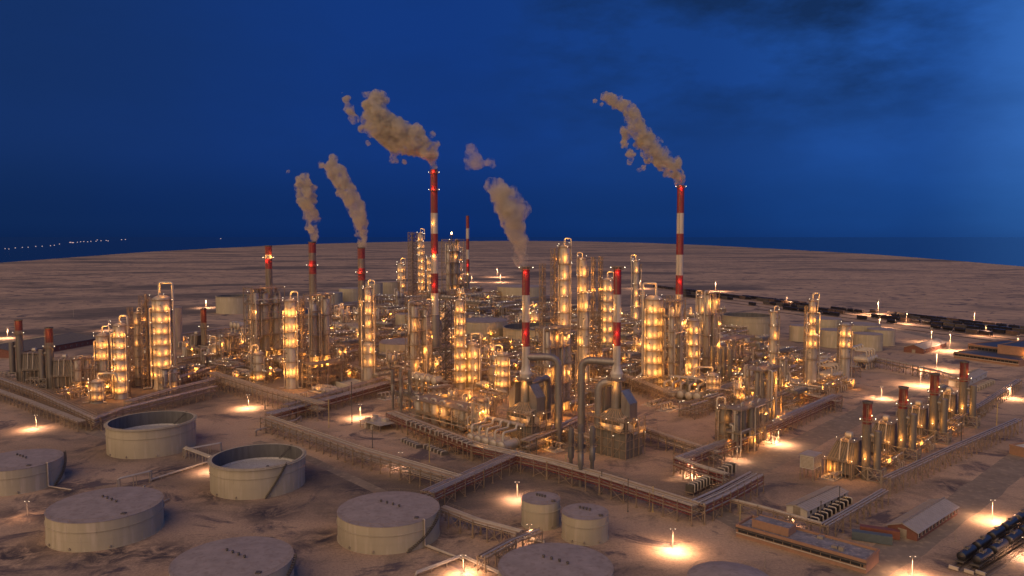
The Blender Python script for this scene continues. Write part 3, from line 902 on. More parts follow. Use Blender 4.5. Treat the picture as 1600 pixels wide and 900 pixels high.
# ---- fired heater (big, front two)
def big_heater(px, py, label, duct_side=-1):
    """px,py: the near bottom corner; body runs back-left along -A and back-right along +B"""
    C = at(px, py); t = thing('fired_heater', label, 'heater', C, YA, 'large fired heaters'); k = mpp(C)
    L_, W_, hh = 19.5, 13.5, 11.0       # local x = A (near end at 0), local y = B
    b = MB().box(-L_, 0, 0, 0, W_, 9.6); b.build('firebox', 'refractory', t, False)
    pn = MB()
    for i in range(1, 6): pn.box(-L_*i/6-.12,-.16,0,-L_*i/6+.12,.0,9.6)
    for i in range(1, 4): pn.box(0,W_*i/4-.12,0,.16,W_*i/4+.12,9.6)
    for z in (3.2, 6.4, 9.4): pn.box(-L_,-.18,z,.18,0,z+.2); pn.box(0,-.18,z,.18,W_,z+.2)
    pn.build('stiffener', 'steel_brown', t, False)
    # upper convection box, sloping in to the stack
    c = MB(); x0, x1, y0, y1 = -L_+1.5, -1.8, 1.6, W_-1.6
    c.add([(x0,y0,9.6),(x1,y0,9.6),(x1,y1,9.6),(x0,y1,9.6),(x0,y0,13.4),(x1,y0,13.4),(x1,y1,13.4),(x0,y1,13.4),(-L_*.62,W_*.32,17.0),(-L_*.36,W_*.32,17.0),(-L_*.36,W_*.68,17.0),(-L_*.62,W_*.68,17.0)],
          [(0,1,5,4),(1,2,6,5),(2,3,7,6),(3,0,4,7),(4,5,9,8),(5,6,10,9),(6,7,11,10),(7,4,8,11),(8,9,10,11)])
    c.build('convection_box', 'refractory', t, False)
    rb = MB()
    for i in range(8):
        f_ = (i+.5)/8; xa = x0+(x1-x0)*f_; xb = -L_*.62+L_*.26*f_
        rb.bar((xa,y0-.06,9.7),(xa,y0-.06,13.4),.22); rb.bar((xa,y0-.06,13.4),(xb,W_*.32-.06,17.0),.22)
    for i in range(6):
        f_ = (i+.5)/6; ya = y0+(y1-y0)*f_; yb = W_*(.32+.36*f_)
        rb.bar((x1+.06,ya,9.7),(x1+.06,ya,13.4),.22); rb.bar((x1+.06,ya,13.4),(-L_*.36+.06,yb,17.0),.22)
    rb.build('rib', 'steel_brown', t, False)
    # platforms and rail round the body
    for z in (9.65, 13.5):
        pl = MB().box(-L_-1.2,-1.3,z,1.3,-.02,z+.15).box(.02,-1.3,z,1.3,W_+.5,z+.15); o = pl.build('walkway', 'steel_brown', t, False)
        MB().rail([(-L_-1.2,-1.25,z+.15),(1.25,-1.25,z+.15),(1.25,W_+.5,z+.15)], 1.2, .11, 2).build('railing', 'steel_grey', o, False)
    pf = MB()
    for x in (-L_-1.1, -L_*.66, -L_*.33, 1.2): pf.bar((x,-1.25,0),(x,-1.25,14.8),.3)
    for y in (W_*.33, W_*.66, W_): pf.bar((1.2,y,0),(1.2,y,14.8),.3)
    for i in range(3): pf.bar((-L_+L_*i/3,-1.25,.2),(-L_+L_*(i+1)/3,-1.25,7),.14)
    pf.bar((1.2,0,7.4),(1.2,W_*.5,13.5),.16); pf.bar((1.2,W_*.5,7.4),(1.2,W_,13.5),.16)
    pf.build('frame', 'steel_brown', t, False)
    # stepped coil pipes on the two near faces
    for i in range(6):
        q = .75*i
        MB().tube([(.6,1.5+q,13.4-q*.4),(.6,1.5+q,10.6-q*.55),(.6,W_-.6,10.6-q*.55)], .2, 6, bend=.4).build('coil_pipe', 'pipe_pale', t)
        if i < 5: MB().tube([(-L_*.75+q,-.6,11.8-q*.5),(-.8-q*.6,-.6,11.8-q*.5-q*.3),(-.8-q*.6,-.6,13.2)], .2, 6, bend=.4).build('coil_pipe', 'pipe_pale', t)
    for i in range(5):
        MB().tube([(-2.2-i*.9,W_*.1,12.4),(-2.2-i*.9,W_*.1,14.5-i*.2),(-2.2-i*.9,W_*.4,15.2)], .18, 6).build('coil_pipe', 'pipe_grey', t)
    # stack base drum and duct hoods
    sx, sy = -L_*.52, W_*.5
    zt_ = hz(t.matrix_basis @ Vector((sx, sy, 0)), 590)/1.25
    MB().rings([(2.5,14),(2.5,zt_-.9),(2.9,zt_-.8),(2.9,zt_-.1),(2.5,zt_)], 22, sx, sy).build('stack_base', 'duct_steel', t)
    hd = MB(); hx = -L_*.22
    hd.add([(hx-1.7,W_*.35,12),(hx+3.0,W_*.35,12),(hx+3.0,W_*.8,12),(hx-1.7,W_*.8,12),(hx-1.7,W_*.35,24),(hx+3.0,W_*.35,19.5),(hx+3.0,W_*.8,19.5),(hx-1.7,W_*.8,24)],
           [(0,3,2,1),(4,5,6,7),(0,1,5,4),(1,2,6,5),(2,3,7,6),(3,0,4,7)])
    hd.build('duct_hood', 'duct_steel', t, False)
    h2 = MB(); hx = -L_*.92
    h2.add([(hx-1.0,W_*.3,12),(hx+3.2,W_*.3,12),(hx+3.2,W_*.75,12),(hx-1.0,W_*.75,12),(hx-1.0,W_*.3,20),(hx+3.2,W_*.3,24),(hx+3.2,W_*.75,24),(hx-1.0,W_*.75,20)],
           [(0,3,2,1),(4,5,6,7),(0,1,5,4),(1,2,6,5),(2,3,7,6),(3,0,4,7)])
    h2.build('duct_hood', 'duct_steel', t, False)
    MB().annulus(2.9, 4.4, zt_-.9, .2, 20, cx=sx, cy=sy).ringrail(4.3, zt_-.7, 1.2, 14, .12, sx, sy).build('platform', 'steel_brown', t, False)
    for p, pw in (((-L_*.6,-2.2,11.8),500), ((-L_*.2,-2.0,11.4),420), ((2.4,W_*.45,12.2),650), ((2.2,W_*.9,9.5),420), ((sx+1,sy-3.9,zt_-3.4),700), ((sx-3.0,sy-3.6,15.4),500)):
        light(t, p, pw*.6)
    for p in ((-L_,-1.3,8.4),(-L_*.5,-1.3,13.9),(1.3,0,13.9),(1.3,W_,8.5),(1.3,W_*.5,13.9),(sx-3.4,sy-3,zt_+.4),(sx+3.6,sy-2.4,zt_+.4),(-L_*.3,-1.4,8.3)): bulb(t, p, .17)
    t.scale = (1, 1, 1.25)
    return t, (t.matrix_basis @ Vector((sx, sy, 0)))

def pipe_thing(name, pts_px, r, label, m='duct_steel', cat='duct', group=None, bend=None, n=14, rings_=True):
    """pts_px: (px, py, base point or z)"""
    O = pts_px[0].copy(); O.z = 0
    t = thing(name, label, cat, O, 0, group)
    q = [p - O for p in pts_px]
    MB().tube(q, r, n, bend).build('pipe_run', m, t)
    if rings_:
        f = MB()
        for a, b in zip(q, q[1:]):
            L__ = (b-a).length; d = (b-a).normalized()
            for i in range(1, int(L__/4)):
                p = a + d*i*4; f.drum(p-d*.12, p+d*.12, r*1.07, n, .05)
        f.build('flange', m, t)
    return t
# ---- smaller cylindrical fired heater with chimney and duct tower (right hand row, left pair)
def side_heater(px, ybase, ytop, wpx, bands, label, yaw=YA, box=True, seed=1, boxlen=11.0, scale=1.0, lean=True, second=True, lights=True, dirx=-1):
    t = chimney(px, ytop, ybase, wpx, bands, label[0], plats=(bands[0][0] + (bands[1][0]-bands[0][0])*1.35 if len(bands) > 1 else ytop+20,), group='red topped heater chimneys', taper=.98,
                lamps=((ytop + (bands[1][0]-ytop)*.75, 300, 330), (ybase - (ybase-ytop)*.30, 235, 900)) if lights else ())
    P = t.location.copy(); k = mpp(P); r = wpx*k/2; h = hz(P, ytop)
    hb = h*.47
    b = thing('fired_heater', label[1], 'heater', P, yaw, 'heater boxes beside the red topped chimneys')
    s = scale
    bx = MB(); x0 = dirx*(r+1.5); x1 = dirx*(r+1.5+boxlen*s); w2 = 5.4*s
    lo, hi = min(x0, x1), max(x0, x1)
    inset = boxlen*s*.34
    a0, a1 = (lo+inset, hi) if dirx < 0 else (lo, hi-inset)
    bx.add([(lo,-w2,1.6),(hi,-w2,1.6),(hi,w2,1.6),(lo,w2,1.6),(lo,-w2,hb*.45),(hi,-w2,hb*.45),(hi,w2,hb*.45),(lo,w2,hb*.45),(a0,-w2*.7,hb),(a1,-w2*.7,hb),(a1,w2*.7,hb),(a0,w2*.7,hb)],
           [(0,3,2,1),(0,1,5,4),(1,2,6,5),(2,3,7,6),(3,0,4,7),(4,5,9,8),(5,6,10,9),(6,7,11,10),(7,4,8,11),(8,9,10,11)])
    bx.build('firebox', 'refractory', b, False)
    rb = MB(); rb2 = MB()
    for i in range(9):
        x = lo + (hi-lo)*(i+.5)/9; rb.box(x-.1,-w2-.14,1.6,x+.1,-w2+.02,hb*.45)
        xx = a0 + (a1-a0)*(i+.5)/9; rb.bar((x,-w2-.05,hb*.45),(xx,-w2*.7-.08,hb),.18); rb2.bar((x,w2+.05,hb*.45),(xx,w2*.7+.08,hb),.18)
    rb.build('stiffener', 'steel_brown', b, False); rb2.build('stiffener', 'steel_brown', b, False)
    pl = MB().box(lo-1,-w2-1.4,hb*.45,hi+.5,-w2-.2,hb*.45+.12); pl.build('walkway', 'steel_brown', b, False); pl = MB().box(a0-.3,-w2*.7-.9,hb+.02,a1+.3,w2*.7+.9,hb+.16)
    o = pl.build('walkway', 'steel_brown', b, False)
    MB().rail([(lo-1,-w2-1.35,hb*.45+.1),(hi+.5,-w2-1.35,hb*.45+.1)], 1.2, .12, 2).build('railing', 'steel_grey', o, False)
    MB().rail([(a0-.3,-w2*.7-.9,hb+.1),(a1+.3,-w2*.7-.9,hb+.1),(a1+.3,w2*.7+.9,hb+.1),(a0-.3,w2*.7+.9,hb+.1),(a0-.3,-w2*.7-.9,hb+.1)], 1.2, .12, 2).build('railing', 'steel_grey', o, False)
    lg = MB()
    for x in (lo, (lo+hi)/2, hi):
        for y in (-w2-1.3, -w2*.8, w2*.8): lg.bar((x,y,0),(x,y,hb*.45),.34)
    for x in (lo, hi): lg.bar((x,-w2-1.3,.2),(x,-w2,1.6),.2)
    lg.build('frame', 'steel_brown', b, False)
    rng = random.Random(seed)
    dr = MB().drum(((a0+a1)/2-1.6,0,hb+2.0),((a0+a1)/2+1.6,0,hb+2.0),1.45,14); dr.build('steam_drum', 'cladding', b)
    for sg in (-1, 1):
        MB().tube([((a0+a1)/2+sg*.8,-1,hb+1.2),((a0+a1)/2+sg*1.6,-2.4,hb+1.2),((a0+a1)/2+sg*1.6,-w2*.9,hb+.8),((a0+a1)/2+sg*1.6,-w2-1,hb*.5)], .24, 7).build('pipe', 'pipe_pale', b)
    for i in range(7):
        x = lo+1+(hi-lo-2)*i/6
        MB().tube([(x,-w2-.7,.5),(x,-w2-.7,hb*.42),(x,-w2*.6,hb*.42)], .16, 6).build('coil_pipe', rng.choice(('pipe_grey','pipe_rust','pipe_pale')), b)
    if second:
        # flue duct tower standing on a braced steel base beside the chimney
        q = MB(); hx = -dirx*(r+2.6)
        q.rings([(r*.78, hb*.30),(r*.78, hb*1.36),(r*.65, hb*1.38),(.05, hb*1.38)], 14, hx, 0); q.build('flue_duct', 'stack_grey', b)
        MB().tube([(hx,0,hb*1.22),(0,0,hb*1.25)], r*.42, 10).build('crossover_duct', 'duct_steel', b)
        fr = MB(); hw = r*1.45; ext = 5.5; 
        frame_mb(1,1,[1],1,1, m=MB())
        for xx in (hx-hw-ext, hx-hw, hx+hw):
            for yy in (-hw, hw): fr.bar((xx,yy,0),(xx,yy,hb*.36),.42)
        for yy in (-hw, hw):
            fr.bar((hx-hw-ext,yy,hb*.36),(hx-hw,yy,hb*.36),.34); fr.bar((hx-hw-ext,yy,.4),(hx-hw,yy,hb*.36),.26); fr.bar((hx-hw,yy,.4),(hx-hw-ext,yy,hb*.36),.26)
        for z in (.4, hb*.18, hb*.36):
            for xx in (hx-hw, hx+hw): fr.bar((xx,-hw,z),(xx,hw,z),.34)
            for yy in (-hw, hw): fr.bar((hx-hw,yy,z),(hx+hw,yy,z),.34)
        for yy in (-hw, hw):
            fr.bar((hx-hw,yy,.4),(hx+hw,yy,hb*.36),.26); fr.bar((hx+hw,yy,.4),(hx-hw,yy,hb*.36),.26)
        for xx in (hx-hw, hx+hw):
            fr.bar((xx,-hw,.4),(xx,hw,hb*.36),.26); fr.bar((xx,hw,.4),(xx,-hw,hb*.36),.26)
        fr.build('braced_base', 'steel_grey', b, False)
    if lights:
        light(b, ((a0+a1)/2, -w2*.7-1.6, hb+1.8), 330); light(b, (hi-.5, -w2-1.8, hb*.55), 330)
        for p in ((a0,-w2*.8,hb+1.3),(a1,-w2*.8,hb+1.3),(lo,-w2-1.3,hb*.45+1.2),(hi,-w2-1.3,hb*.45+1.2),(a1,w2*.7,hb+1.3)): bulb(b, p, .19*max(1, k/.42))
    return t, b

# ---- buildings
def gable(A_, B_, depth_px, h_eave, h_ridge, label, roof='shed_roof', wall='brick_red', wins=0, group=None, name='industrial_shed', gv=None, trimc='shed_wall'):
    """A_, B_: pixel of the two ends of the near long wall foot; depth towards `depth_px` pixel"""
    a, b, c = at(*A_), at(*B_), at(*depth_px); O = a.copy(); d = (b-a); L_ = d.length; yaw = math.atan2(d.y, d.x)
    n_ = Vector((-d.y, d.x, 0)).normalized(); W_ = (c-b).dot(n_); s = 1 if W_ > 0 else -1; W_ = abs(W_)
    t = thing(name, label, 'shed', O, yaw, group); y1 = s*W_
    w_ = MB(); ym = y1/2
    w_.add([(0,0,0),(L_,0,0),(L_,y1,0),(0,y1,0),(0,0,h_eave),(L_,0,h_eave),(L_,y1,h_eave),(0,y1,h_eave),(0,ym,h_ridge-.05),(L_,ym,h_ridge-.05)],
           [(0,1,5,4),(2,3,7,6),(1,2,6,9,5),(3,0,4,8,7)])
    w_.build('wall', wall, t, False)
    rf = MB(); e = .5; sl = (h_ridge-h_eave)/abs(ym); lo_ = h_eave - sl*e
    for sg, ya in ((0, -s*e), (1, y1+s*e)):
        rf.add([(-e,ya,lo_+.06),(L_+e,ya,lo_+.06),(L_+e,ym,h_ridge+.06),(-e,ym,h_ridge+.06),(-e,ya,lo_+.26),(L_+e,ya,lo_+.26),(L_+e,ym,h_ridge+.26),(-e,ym,h_ridge+.26)],
               [(0,1,2,3),(7,6,5,4),(0,4,5,1),(1,5,6,2),(2,6,7,3),(3,7,4,0)])
    r_ = rf.build('roof', roof, t, False)
    rb = MB(); nrb = int(L_/1.6)
    for i in range(nrb+1):
        x = L_*i/nrb
        for ya in (0, y1): rb.bar((x,ya,h_eave+.3),(x,ym,h_ridge+.3),.09)
    rb.bar((-e,ym,h_ridge+.32),(L_+e,ym,h_ridge+.32),.45); rb.build('ridge_cap', 'steel_grey', r_, False)
    if wins:
        me1 = MB().box(-.75,-.10,0,.75,.10,1.5).mesh('window', trimc, False); me2 = MB().box(-.6,-.14,.12,.6,.14,1.38).mesh('pane', 'window_dark', False)
        for i in range(wins):
            for yy in ((0, y1) if True else ()):
                wd = put('window', me1, t, (L_*(i+.5)/wins, yy, h_eave*.32)); put('pane', me2, wd)
        dm = MB().box(L_-.08, ym-1.6*s if s>0 else ym-1.6, 0, L_+.1, ym+1.6*s if s>0 else ym+1.6, 3.1).build('door', 'steel_grey', t, False)
        MB().box(-.12, ym-1.4, 0, .08, ym+1.4, 2.9).build('door', 'steel_grey', t, False)
    return t

def flat_building(corner, along, deep, h, label, wall='plaster_orange', roof='flat_roof', bands=True, upper=None, group=None, vents=4, name='office_building', lit=False):
    """corner = near corner pixel; along, deep = pixels at the far ends of the two near walls"""
    O, a, b = at(*corner), at(*along), at(*deep); d = a-O; L_ = d.length; yaw = math.atan2(d.y, d.x)
    n_ = Vector((-d.y, d.x, 0)).normalized(); W_ = (b-O).dot(n_)
    t = thing(name, label, 'building', O, yaw, group)
    y0, y1 = min(0, W_), max(0, W_)
    MB().box(0,y0,0,L_,y1,h-.4).build('wall', wall, t, False)
    rf = MB().box(.5,y0+.5,h-.38,L_-.5,y1-.5,h-.2); r_ = rf.build('roof', roof, t, False)
    pp = MB().box(-.15,y0-.15,h-.38,L_+.15,y0+.4,h+.5).box(-.15,y1-.4,h-.38,L_+.15,y1+.15,h+.5).box(-.15,y0+.4,h-.38,.4,y1-.4,h+.5).box(L_-.4,y0+.4,h-.38,L_+.15,y1-.4,h+.5)
    pp.build('parapet', wall, t, False)
    if bands:
        for yy, sg in ((0, -1 if W_ > 0 else 1),):
            MB().box(.8,yy-.06,h*.48,L_-.8,yy+.06,h*.78).build('window', 'window_dark', t, False)
            MB().box(0,min(yy,yy+sg*.9),h*.80,L_,max(yy,yy+sg*.9),h*.86).build('canopy', 'steel_dark', t, False)
            MB().box(0,min(yy,yy+sg*.25),h*.36,L_,max(yy,yy+sg*.25),h*.42).build('sill', 'shed_wall', t, False)
            mm = MB()
            for i in range(int(L_/3)): mm.box(i*3+1.4,yy-.1,h*.48,i*3+1.6,yy+.1,h*.78)
            mm.build('mullion', 'steel_brown', t, False)
    random.seed(int(corner[0]))
    for i in range(vents):
        x, y = random.uniform(.1,.9)*L_, random.uniform(y0+1.5, y1-1.5)
        MB().cbox(x,y,h-.2,random.uniform(1,2.2),random.uniform(1,1.8),random.uniform(.6,1.3)).build('roof_unit', 'steel_grey', r_, False)
    if upper:
        f0, f1, g0, g1, hu = upper
        x0_, x1_ = f0*L_, f1*L_; a_, b_ = (g0*W_, g1*W_) if W_ > 0 else (g1*W_, g0*W_)
        u = MB().box(x0_,a_,h-.15,x1_,b_,h+hu).build('upper_storey', wall, t, False)
        MB().box(x0_+.3,a_+.3,h+hu+.002,x1_-.3,b_-.3,h+hu+.12).build('roof', roof, u, False)
        MB().box(x0_-.1,a_-.1,h+hu,x1_+.1,a_+.3,h+hu+.4).box(x0_-.1,b_-.3,h+hu,x1_+.1,b_+.1,h+hu+.4).build('parapet', wall, u, False)
    if lit:
        light(t, (L_*.55, (-2.2 if W_ > 0 else 2.2), h*.6), 900); bulb(t, (L_*.55, (-.4 if W_ > 0 else .4), h*.75), .35, 'lamp_amber')
    return t

# ---- railway
def tank_car():
    t = thing('tank_wagon', 'black railway tank wagon', 'wagon', (0,0,0), 0, 'tank wagons on the sidings')
    MB().drum((-5,0,2.35),(5,0,2.35),1.35,16,.3).build('tank_barrel', 'car_black', t)
    MB().rings([(.55,3.55),(.55,4.1),(.4,4.25)], 12).build('filler_dome', 'steel_dark', t)
    MB().box(-5.6,-1.1,.95,5.6,1.1,1.2).box(-5.9,-1.2,.9,-5.6,1.2,1.3).box(5.6,-1.2,.9,5.9,1.2,1.3).build('underframe', 'steel_dark', t, False)
    MB().box(-1.2,-.4,3.62,1.2,.4,3.7).rail([(-1.2,-.6,3.6),(1.2,-.6,3.6)], .9, .08, 1.2).rail([(-1.2,.6,3.6),(1.2,.6,3.6)], .9, .08, 1.2).build('walkway', 'steel_grey', t, False)
    for x in (-3.9, 3.9):
        b = MB().box(x-1.3,-.95,.55,x+1.3,.95,.9).build('bogie', 'steel_dark', t, False)
        for dx in (-.85, .85):
            MB().drum((x+dx,-.85,.46),(x+dx,-.7,.46),.46,12,.05).drum((x+dx,.7,.46),(x+dx,.85,.46),.46,12,.05).build('wheel', 'rail_steel', b)
    return t
def track(px0, px1, label, gauge=1.6, stop=False):
    a, b = at(*px0), at(*px1); d = b-a; yaw = math.atan2(d.y, d.x); L_ = d.length
    t = thing('railway_track', label, 'railway track', a, yaw, 'railway sidings')
    bl = MB(); bl.box(0,-1.9,0,L_,1.9,.16); bl.build('ballast', 'ballast', t, False)
    s = MB(); n_ = min(1200, int(L_/1.0))
    for i in range(n_): s.box(i*L_/n_,-1.35,.16,i*L_/n_+.28,1.35,.26)
    s.build('sleepers', 'sleeper', t, False)
    for y in (-gauge/2, gauge/2): MB().box(0,y-.07,.26,L_,y+.07,.44).build('rail', 'rail_steel', t, False)
    if stop:
        MB().box(-.3,-1.3,.3,.2,1.3,.3+1.0).bar((0,-.8,1),(2.2,-.8,.3),.2).bar((0,.8,1),(2.2,.8,.3),.2).build('buffer_stop', 'pipe_pale', t, False)
    return t, a, d.normalized(), L_, yaw

# ---- smoke
def smoke(path, label, seed, dens=.26, color=(.75,.68,.56), vox=.85, disp=1.0, extra=()):
    """path: [(px, py, radius px)] seen at the distance of its chimney base P"""
    rng = random.Random(seed); P = path[0]; O = Vector((P.x, P.y, hz(P, path[1][1]))); k = mpp(P, O.z)
    pts_ = []
    for px_, py_, r_ in path[1:]:
        z = hz(P, py_); x = P.x + (px_ - topx(Vector((P.x, P.y, z)))[0]) * mpp(P, z)
        pts_.append((Vector((x, P.y, z)) - O, r_*mpp(P, z)))
    s = MB()
    def ball(c, r):
        m_ = Matrix.Rotation(rng.random()*6, 3, 'Z')
        o = len(s.v); n = 10
        for i in range(7):
            ph = math.pi*(i/6); rr, zz = max(.02, math.sin(ph))*r, -math.cos(ph)*r
            for j in range(n):
                a = 2*math.pi*j/n; s.v.append((c.x+rr*math.cos(a), c.y+rr*math.sin(a), c.z+zz))
        for i in range(6):
            for j in range(n):
                q = (j+1) % n; s.f.append((o+i*n+j, o+i*n+q, o+(i+1)*n+q, o+(i+1)*n+j)); s.m.append(0)
        s.f.append(tuple(o+j for j in reversed(range(n)))); s.m.append(0); s.f.append(tuple(o+6*n+j for j in range(n))); s.m.append(0)
    for (a, ra), (b, rb) in zip(pts_, pts_[1:]):
        L_ = (b-a).length; st = max(2, int(L_/(min(ra, rb)*.45+.2)))
        for i in range(st+1):
            f = i/st; c = a.lerp(b, f); r = ra+(rb-ra)*f
            ball(c, r*.95)
            for _ in range(4):
                th = rng.random()*6.28; ph = rng.uniform(-1, 1); q = r*rng.uniform(.55, .95)
                dd = Vector((math.cos(th)*q, math.sin(th)*q*1.0, ph*q)); ball(c+dd, r*rng.uniform(.26, .48))
    for px_, py_, r_ in extra:
        z = hz(P, py_); x = P.x + (px_ - topx(Vector((P.x, P.y, z)))[0]) * mpp(P, z); c = Vector((x, P.y, z))-O; r = r_*mpp(P, z)
        ball(c, r*.95)
        for _ in range(7): ball(c + Vector((rng.uniform(-.8,.8), rng.uniform(-.6,.6), rng.uniform(-.6,.6)))*r, r*rng.uniform(.25,.5))
    me = bpy.data.meshes.new('smoke_plume'); me.from_pydata(s.v, [], s.f); me.update()
    o = bpy.data.objects.new('smoke_plume', me); col.objects.link(o); o.location = O
    rm = o.modifiers.new('r', 'REMESH'); rm.mode = 'VOXEL'; rm.voxel_size = vox
    for sz, st in ((6.5*disp, 3.4*disp), (2.6*disp, 2.0*disp), (1.2, 1.1)):
        tx = bpy.data.textures.new('t', 'CLOUDS'); tx.noise_scale = sz; tx.noise_depth = 2
        dm = o.modifiers.new('d', 'DISPLACE'); dm.texture = tx; dm.strength = st; dm.mid_level = .52; dm.texture_coords = 'GLOBAL'
    bpy.context.view_layer.update()
    dg = bpy.context.evaluated_depsgraph_get(); nm = bpy.data.meshes.new_from_object(o.evaluated_get(dg))
    o.modifiers.clear(); o.data = nm; nm.name = 'smoke_plume'; nm.materials.clear(); nm.materials.append(MATS['smoke_%.2f' % dens] if 'smoke_%.2f' % dens in MATS else smoke_mat(dens, color))
    nm.polygons.foreach_set('use_smooth', [True]*len(nm.polygons))
    tag(o, label, 'smoke', 'smoke plumes above the chimneys', 'thing'); THINGS.append(o)
    return o
def smoke_mat(dens, color):
    m = bpy.data.materials.new('smoke'); m.use_nodes = True; t = m.node_tree; t.nodes.clear()
    out = t.nodes.new('ShaderNodeOutputMaterial'); v = t.nodes.new('ShaderNodeVolumePrincipled')
    v.inputs['Color'].default_value = (*color, 1); v.inputs['Density'].default_value = dens; v.inputs['Anisotropy'].default_value = .1
    g = t.nodes.new('ShaderNodeNewGeometry'); ns = t.nodes.new('ShaderNodeTexNoise'); ns.inputs['Scale'].default_value = .13; ns.inputs['Detail'].default_value = 4; ns.inputs['Roughness'].default_value = .62; ns.inputs['Distortion'].default_value = .6
    t.links.new(g.outputs['Position'], ns.inputs['Vector'])
    mr = t.nodes.new('ShaderNodeMapRange'); mr.inputs[1].default_value = .42; mr.inputs[2].default_value = .58; mr.inputs[3].default_value = .02*dens; mr.inputs[4].default_value = 1.7*dens
    t.links.new(ns.outputs[0], mr.inputs[0]); t.links.new(mr.outputs[0], v.inputs['Density'])
    m.cycles.volume_step_rate = 1.0
    t.links.new(v.outputs[0], out.inputs['Volume'])
    MATS['smoke_%.2f' % dens] = m
    return m
# ================================================================ storage tanks
tank(608, 794, 834, 157, 'large flat topped tank in the lower middle, alone before the long front rack', stair=(-8, -62), pipe=-40)
tank(167, 787, 829, 163, 'large closed tank at lower left below the two open topped tanks', pipe=75)
tank(365, 874, 922, 182, 'closed tank cut by the bottom edge, lower left, only its roof showing', stair=(10, -60))
tank(30, 718, 755, 122, 'closed tank cut by the left edge with a stair on its right side', stair=(40, -10), pipe=-20)
tank(868, 884, 934, 178, 'closed tank cut by the bottom edge just below the two small upright tanks', vents=True)
tank(845, 778, 818, 60, 'left one of the two small upright tanks standing close together', group='pair of small upright tanks')
tank(914, 799, 838, 72, 'right and nearer one of the two small upright tanks standing close together', group='pair of small upright tanks')
tank(238, 656, 699, 127, 'open topped tank left and behind the other big open one, below the lit columns', 'open', group='open topped tanks')
tank(404, 712, 757, 141, 'nearest big open topped tank with a dark inner wall and pale floating roof', 'open', stair=(-38, -64), group='open topped tanks')
tank(1140, 905, 945, 130, 'low domed tank cut by the bottom edge left of the brick office', 'dome', vents=False)
tank(368, 462, 488, 57, 'open topped tank far left behind the pink lit ground pool', 'open', nseg=40, group='open topped tanks')
tank(515, 457, 474, 40, 'far closed tank between the second and third chimney, left of its row', nseg=36, group='row of far tanks', vents=False)
tank(548, 450, 470, 36, 'far closed tank just left of the third smoking chimney', nseg=36, group='row of far tanks', vents=False)
tank(583, 442, 464, 30, 'far closed tank just right of the third smoking chimney, warmly lit', nseg=36, group='row of far tanks', vents=False)
tank(608, 440, 460, 34, 'far closed tank left of the small far lit column', nseg=36, group='row of far tanks', vents=False)
tank(815, 447, 468, 76, 'wide far tank behind the striped chimney of the left big heater', nseg=56, vents=False)
tank(754, 500, 533, 78, 'wide closed tank between the tall thin lit column and the left big heater chimney', nseg=56, vents=False)
tank(838, 510, 540, 104, 'open topped tank right behind the striped chimney of the left big heater', 'open', nseg=56, group='open topped tanks')
tank(830, 488, 506, 40, 'small closed tank behind the open topped tank in the centre', nseg=36, vents=False)
tank(626, 534, 562, 66, 'domed tank right of the third smoking chimney in the middle of the plant', 'dome', nseg=48, vents=False)
tank(634, 490, 515, 32, 'slim grey tank behind the domed tank in the middle of the plant', nseg=30, vents=False)
tank(765, 545, 556, 24, 'tiny low tank between two short lit columns', nseg=24, vents=False)
tank(1167, 492, 519, 75, 'wide open topped tank right of the right tall chimney', 'open', nseg=56, group='open topped tanks')
tank(1251, 508, 532, 34, 'leftmost tank of the right hand tank farm', nseg=36, group='right hand tank farm', vents=False)
tank(1288, 497, 528, 48, 'rear left tank of the right hand tank farm', nseg=40, group='right hand tank farm', vents=False)
tank(1304, 515, 541, 44, 'middle front tank of the right hand tank farm', nseg=40, group='right hand tank farm', vents=False)
tank(1345, 506, 530, 56, 'rear right tank of the right hand tank farm, wide and low', nseg=40, group='right hand tank farm', vents=False)
tank(1355, 521, 546, 43, 'nearest tank of the right hand tank farm', nseg=40, group='right hand tank farm', vents=False)
tank(1376, 514, 538, 40, 'rightmost tank of the right hand tank farm', nseg=40, group='right hand tank farm', vents=False)
tank(273, 480, 545, 24, 'slim tall tan silo directly behind the fattest lit column at left', nseg=30, vents=False)

# ================================================================ columns
C = column
C(257, 461, 606, 29, 'fat column with seven glowing rings and a square overhead pipe, far left group', 7, low=.12, loop='square', amp=1.0)
C(191, 504, 622, 20, 'tall column with six glowing rings left of the fattest left column', 6, low=.08)
C(163, 520, 606, 19, 'shorter column with two glowing rings behind the left six ring column', 4, lit=(0, 1), low=.10)
C(154, 592, 629, 20, 'stubby two ring column in front at far left with a long overhead pipe', 2, low=.14, loop='far', amp=.8)
C(218, 487, 602, 11, 'thin dim column inside the lattice between the two left lit columns', 6, lit=(0, 2), low=.1, nl=1)
C(405, 549, 597, 18, 'short grey column with a bright hooked pipe before the left double tower', 3, lit=(2,), low=.1, loop_side=-1)
C(339, 535, 566, 17, 'small drum topped column with hooked pipe right of the small red chimney', 2, lit=(0,), low=.1, loop_side=-1, amp=.6)
C(457, 466, 606, 19, 'fat patchily lit column at the front of the left double tower', 5, lit=(0, 1, 2, 4), low=.13, amp=.95, loop='hook', loop_side=1)
C(508, 466, 566, 14, 'right column of the left double tower with one bright patch', 3, lit=(0, 1), nl=1, low=.1)
C(490, 468, 570, 10, 'slim column between the two big columns of the left double tower', 4, lit=(1, 2), nl=1, low=.1)
C(398, 458, 562, 13, 'leftmost column in the frame behind the left double tower', 4, lit=(1, 3), nl=2, low=.1)
C(420, 460, 560, 11, 'second column in the frame behind the left double tower', 3, lit=(0,), nl=1, low=.1)
C(577, 448, 606, 18, 'stepped column, slim above and wide below, with two bright lower rings', 6, lit=(0, 1, 2, 3, 4, 5), top=[(.43, .62)], low=.22, nl=2, amp=.8)
C(627, 410, 456, 12, 'small far column with two glowing rings right of the third smoke', 3, lit=(0, 1, 2), low=.15, nl=2, amp=.8)
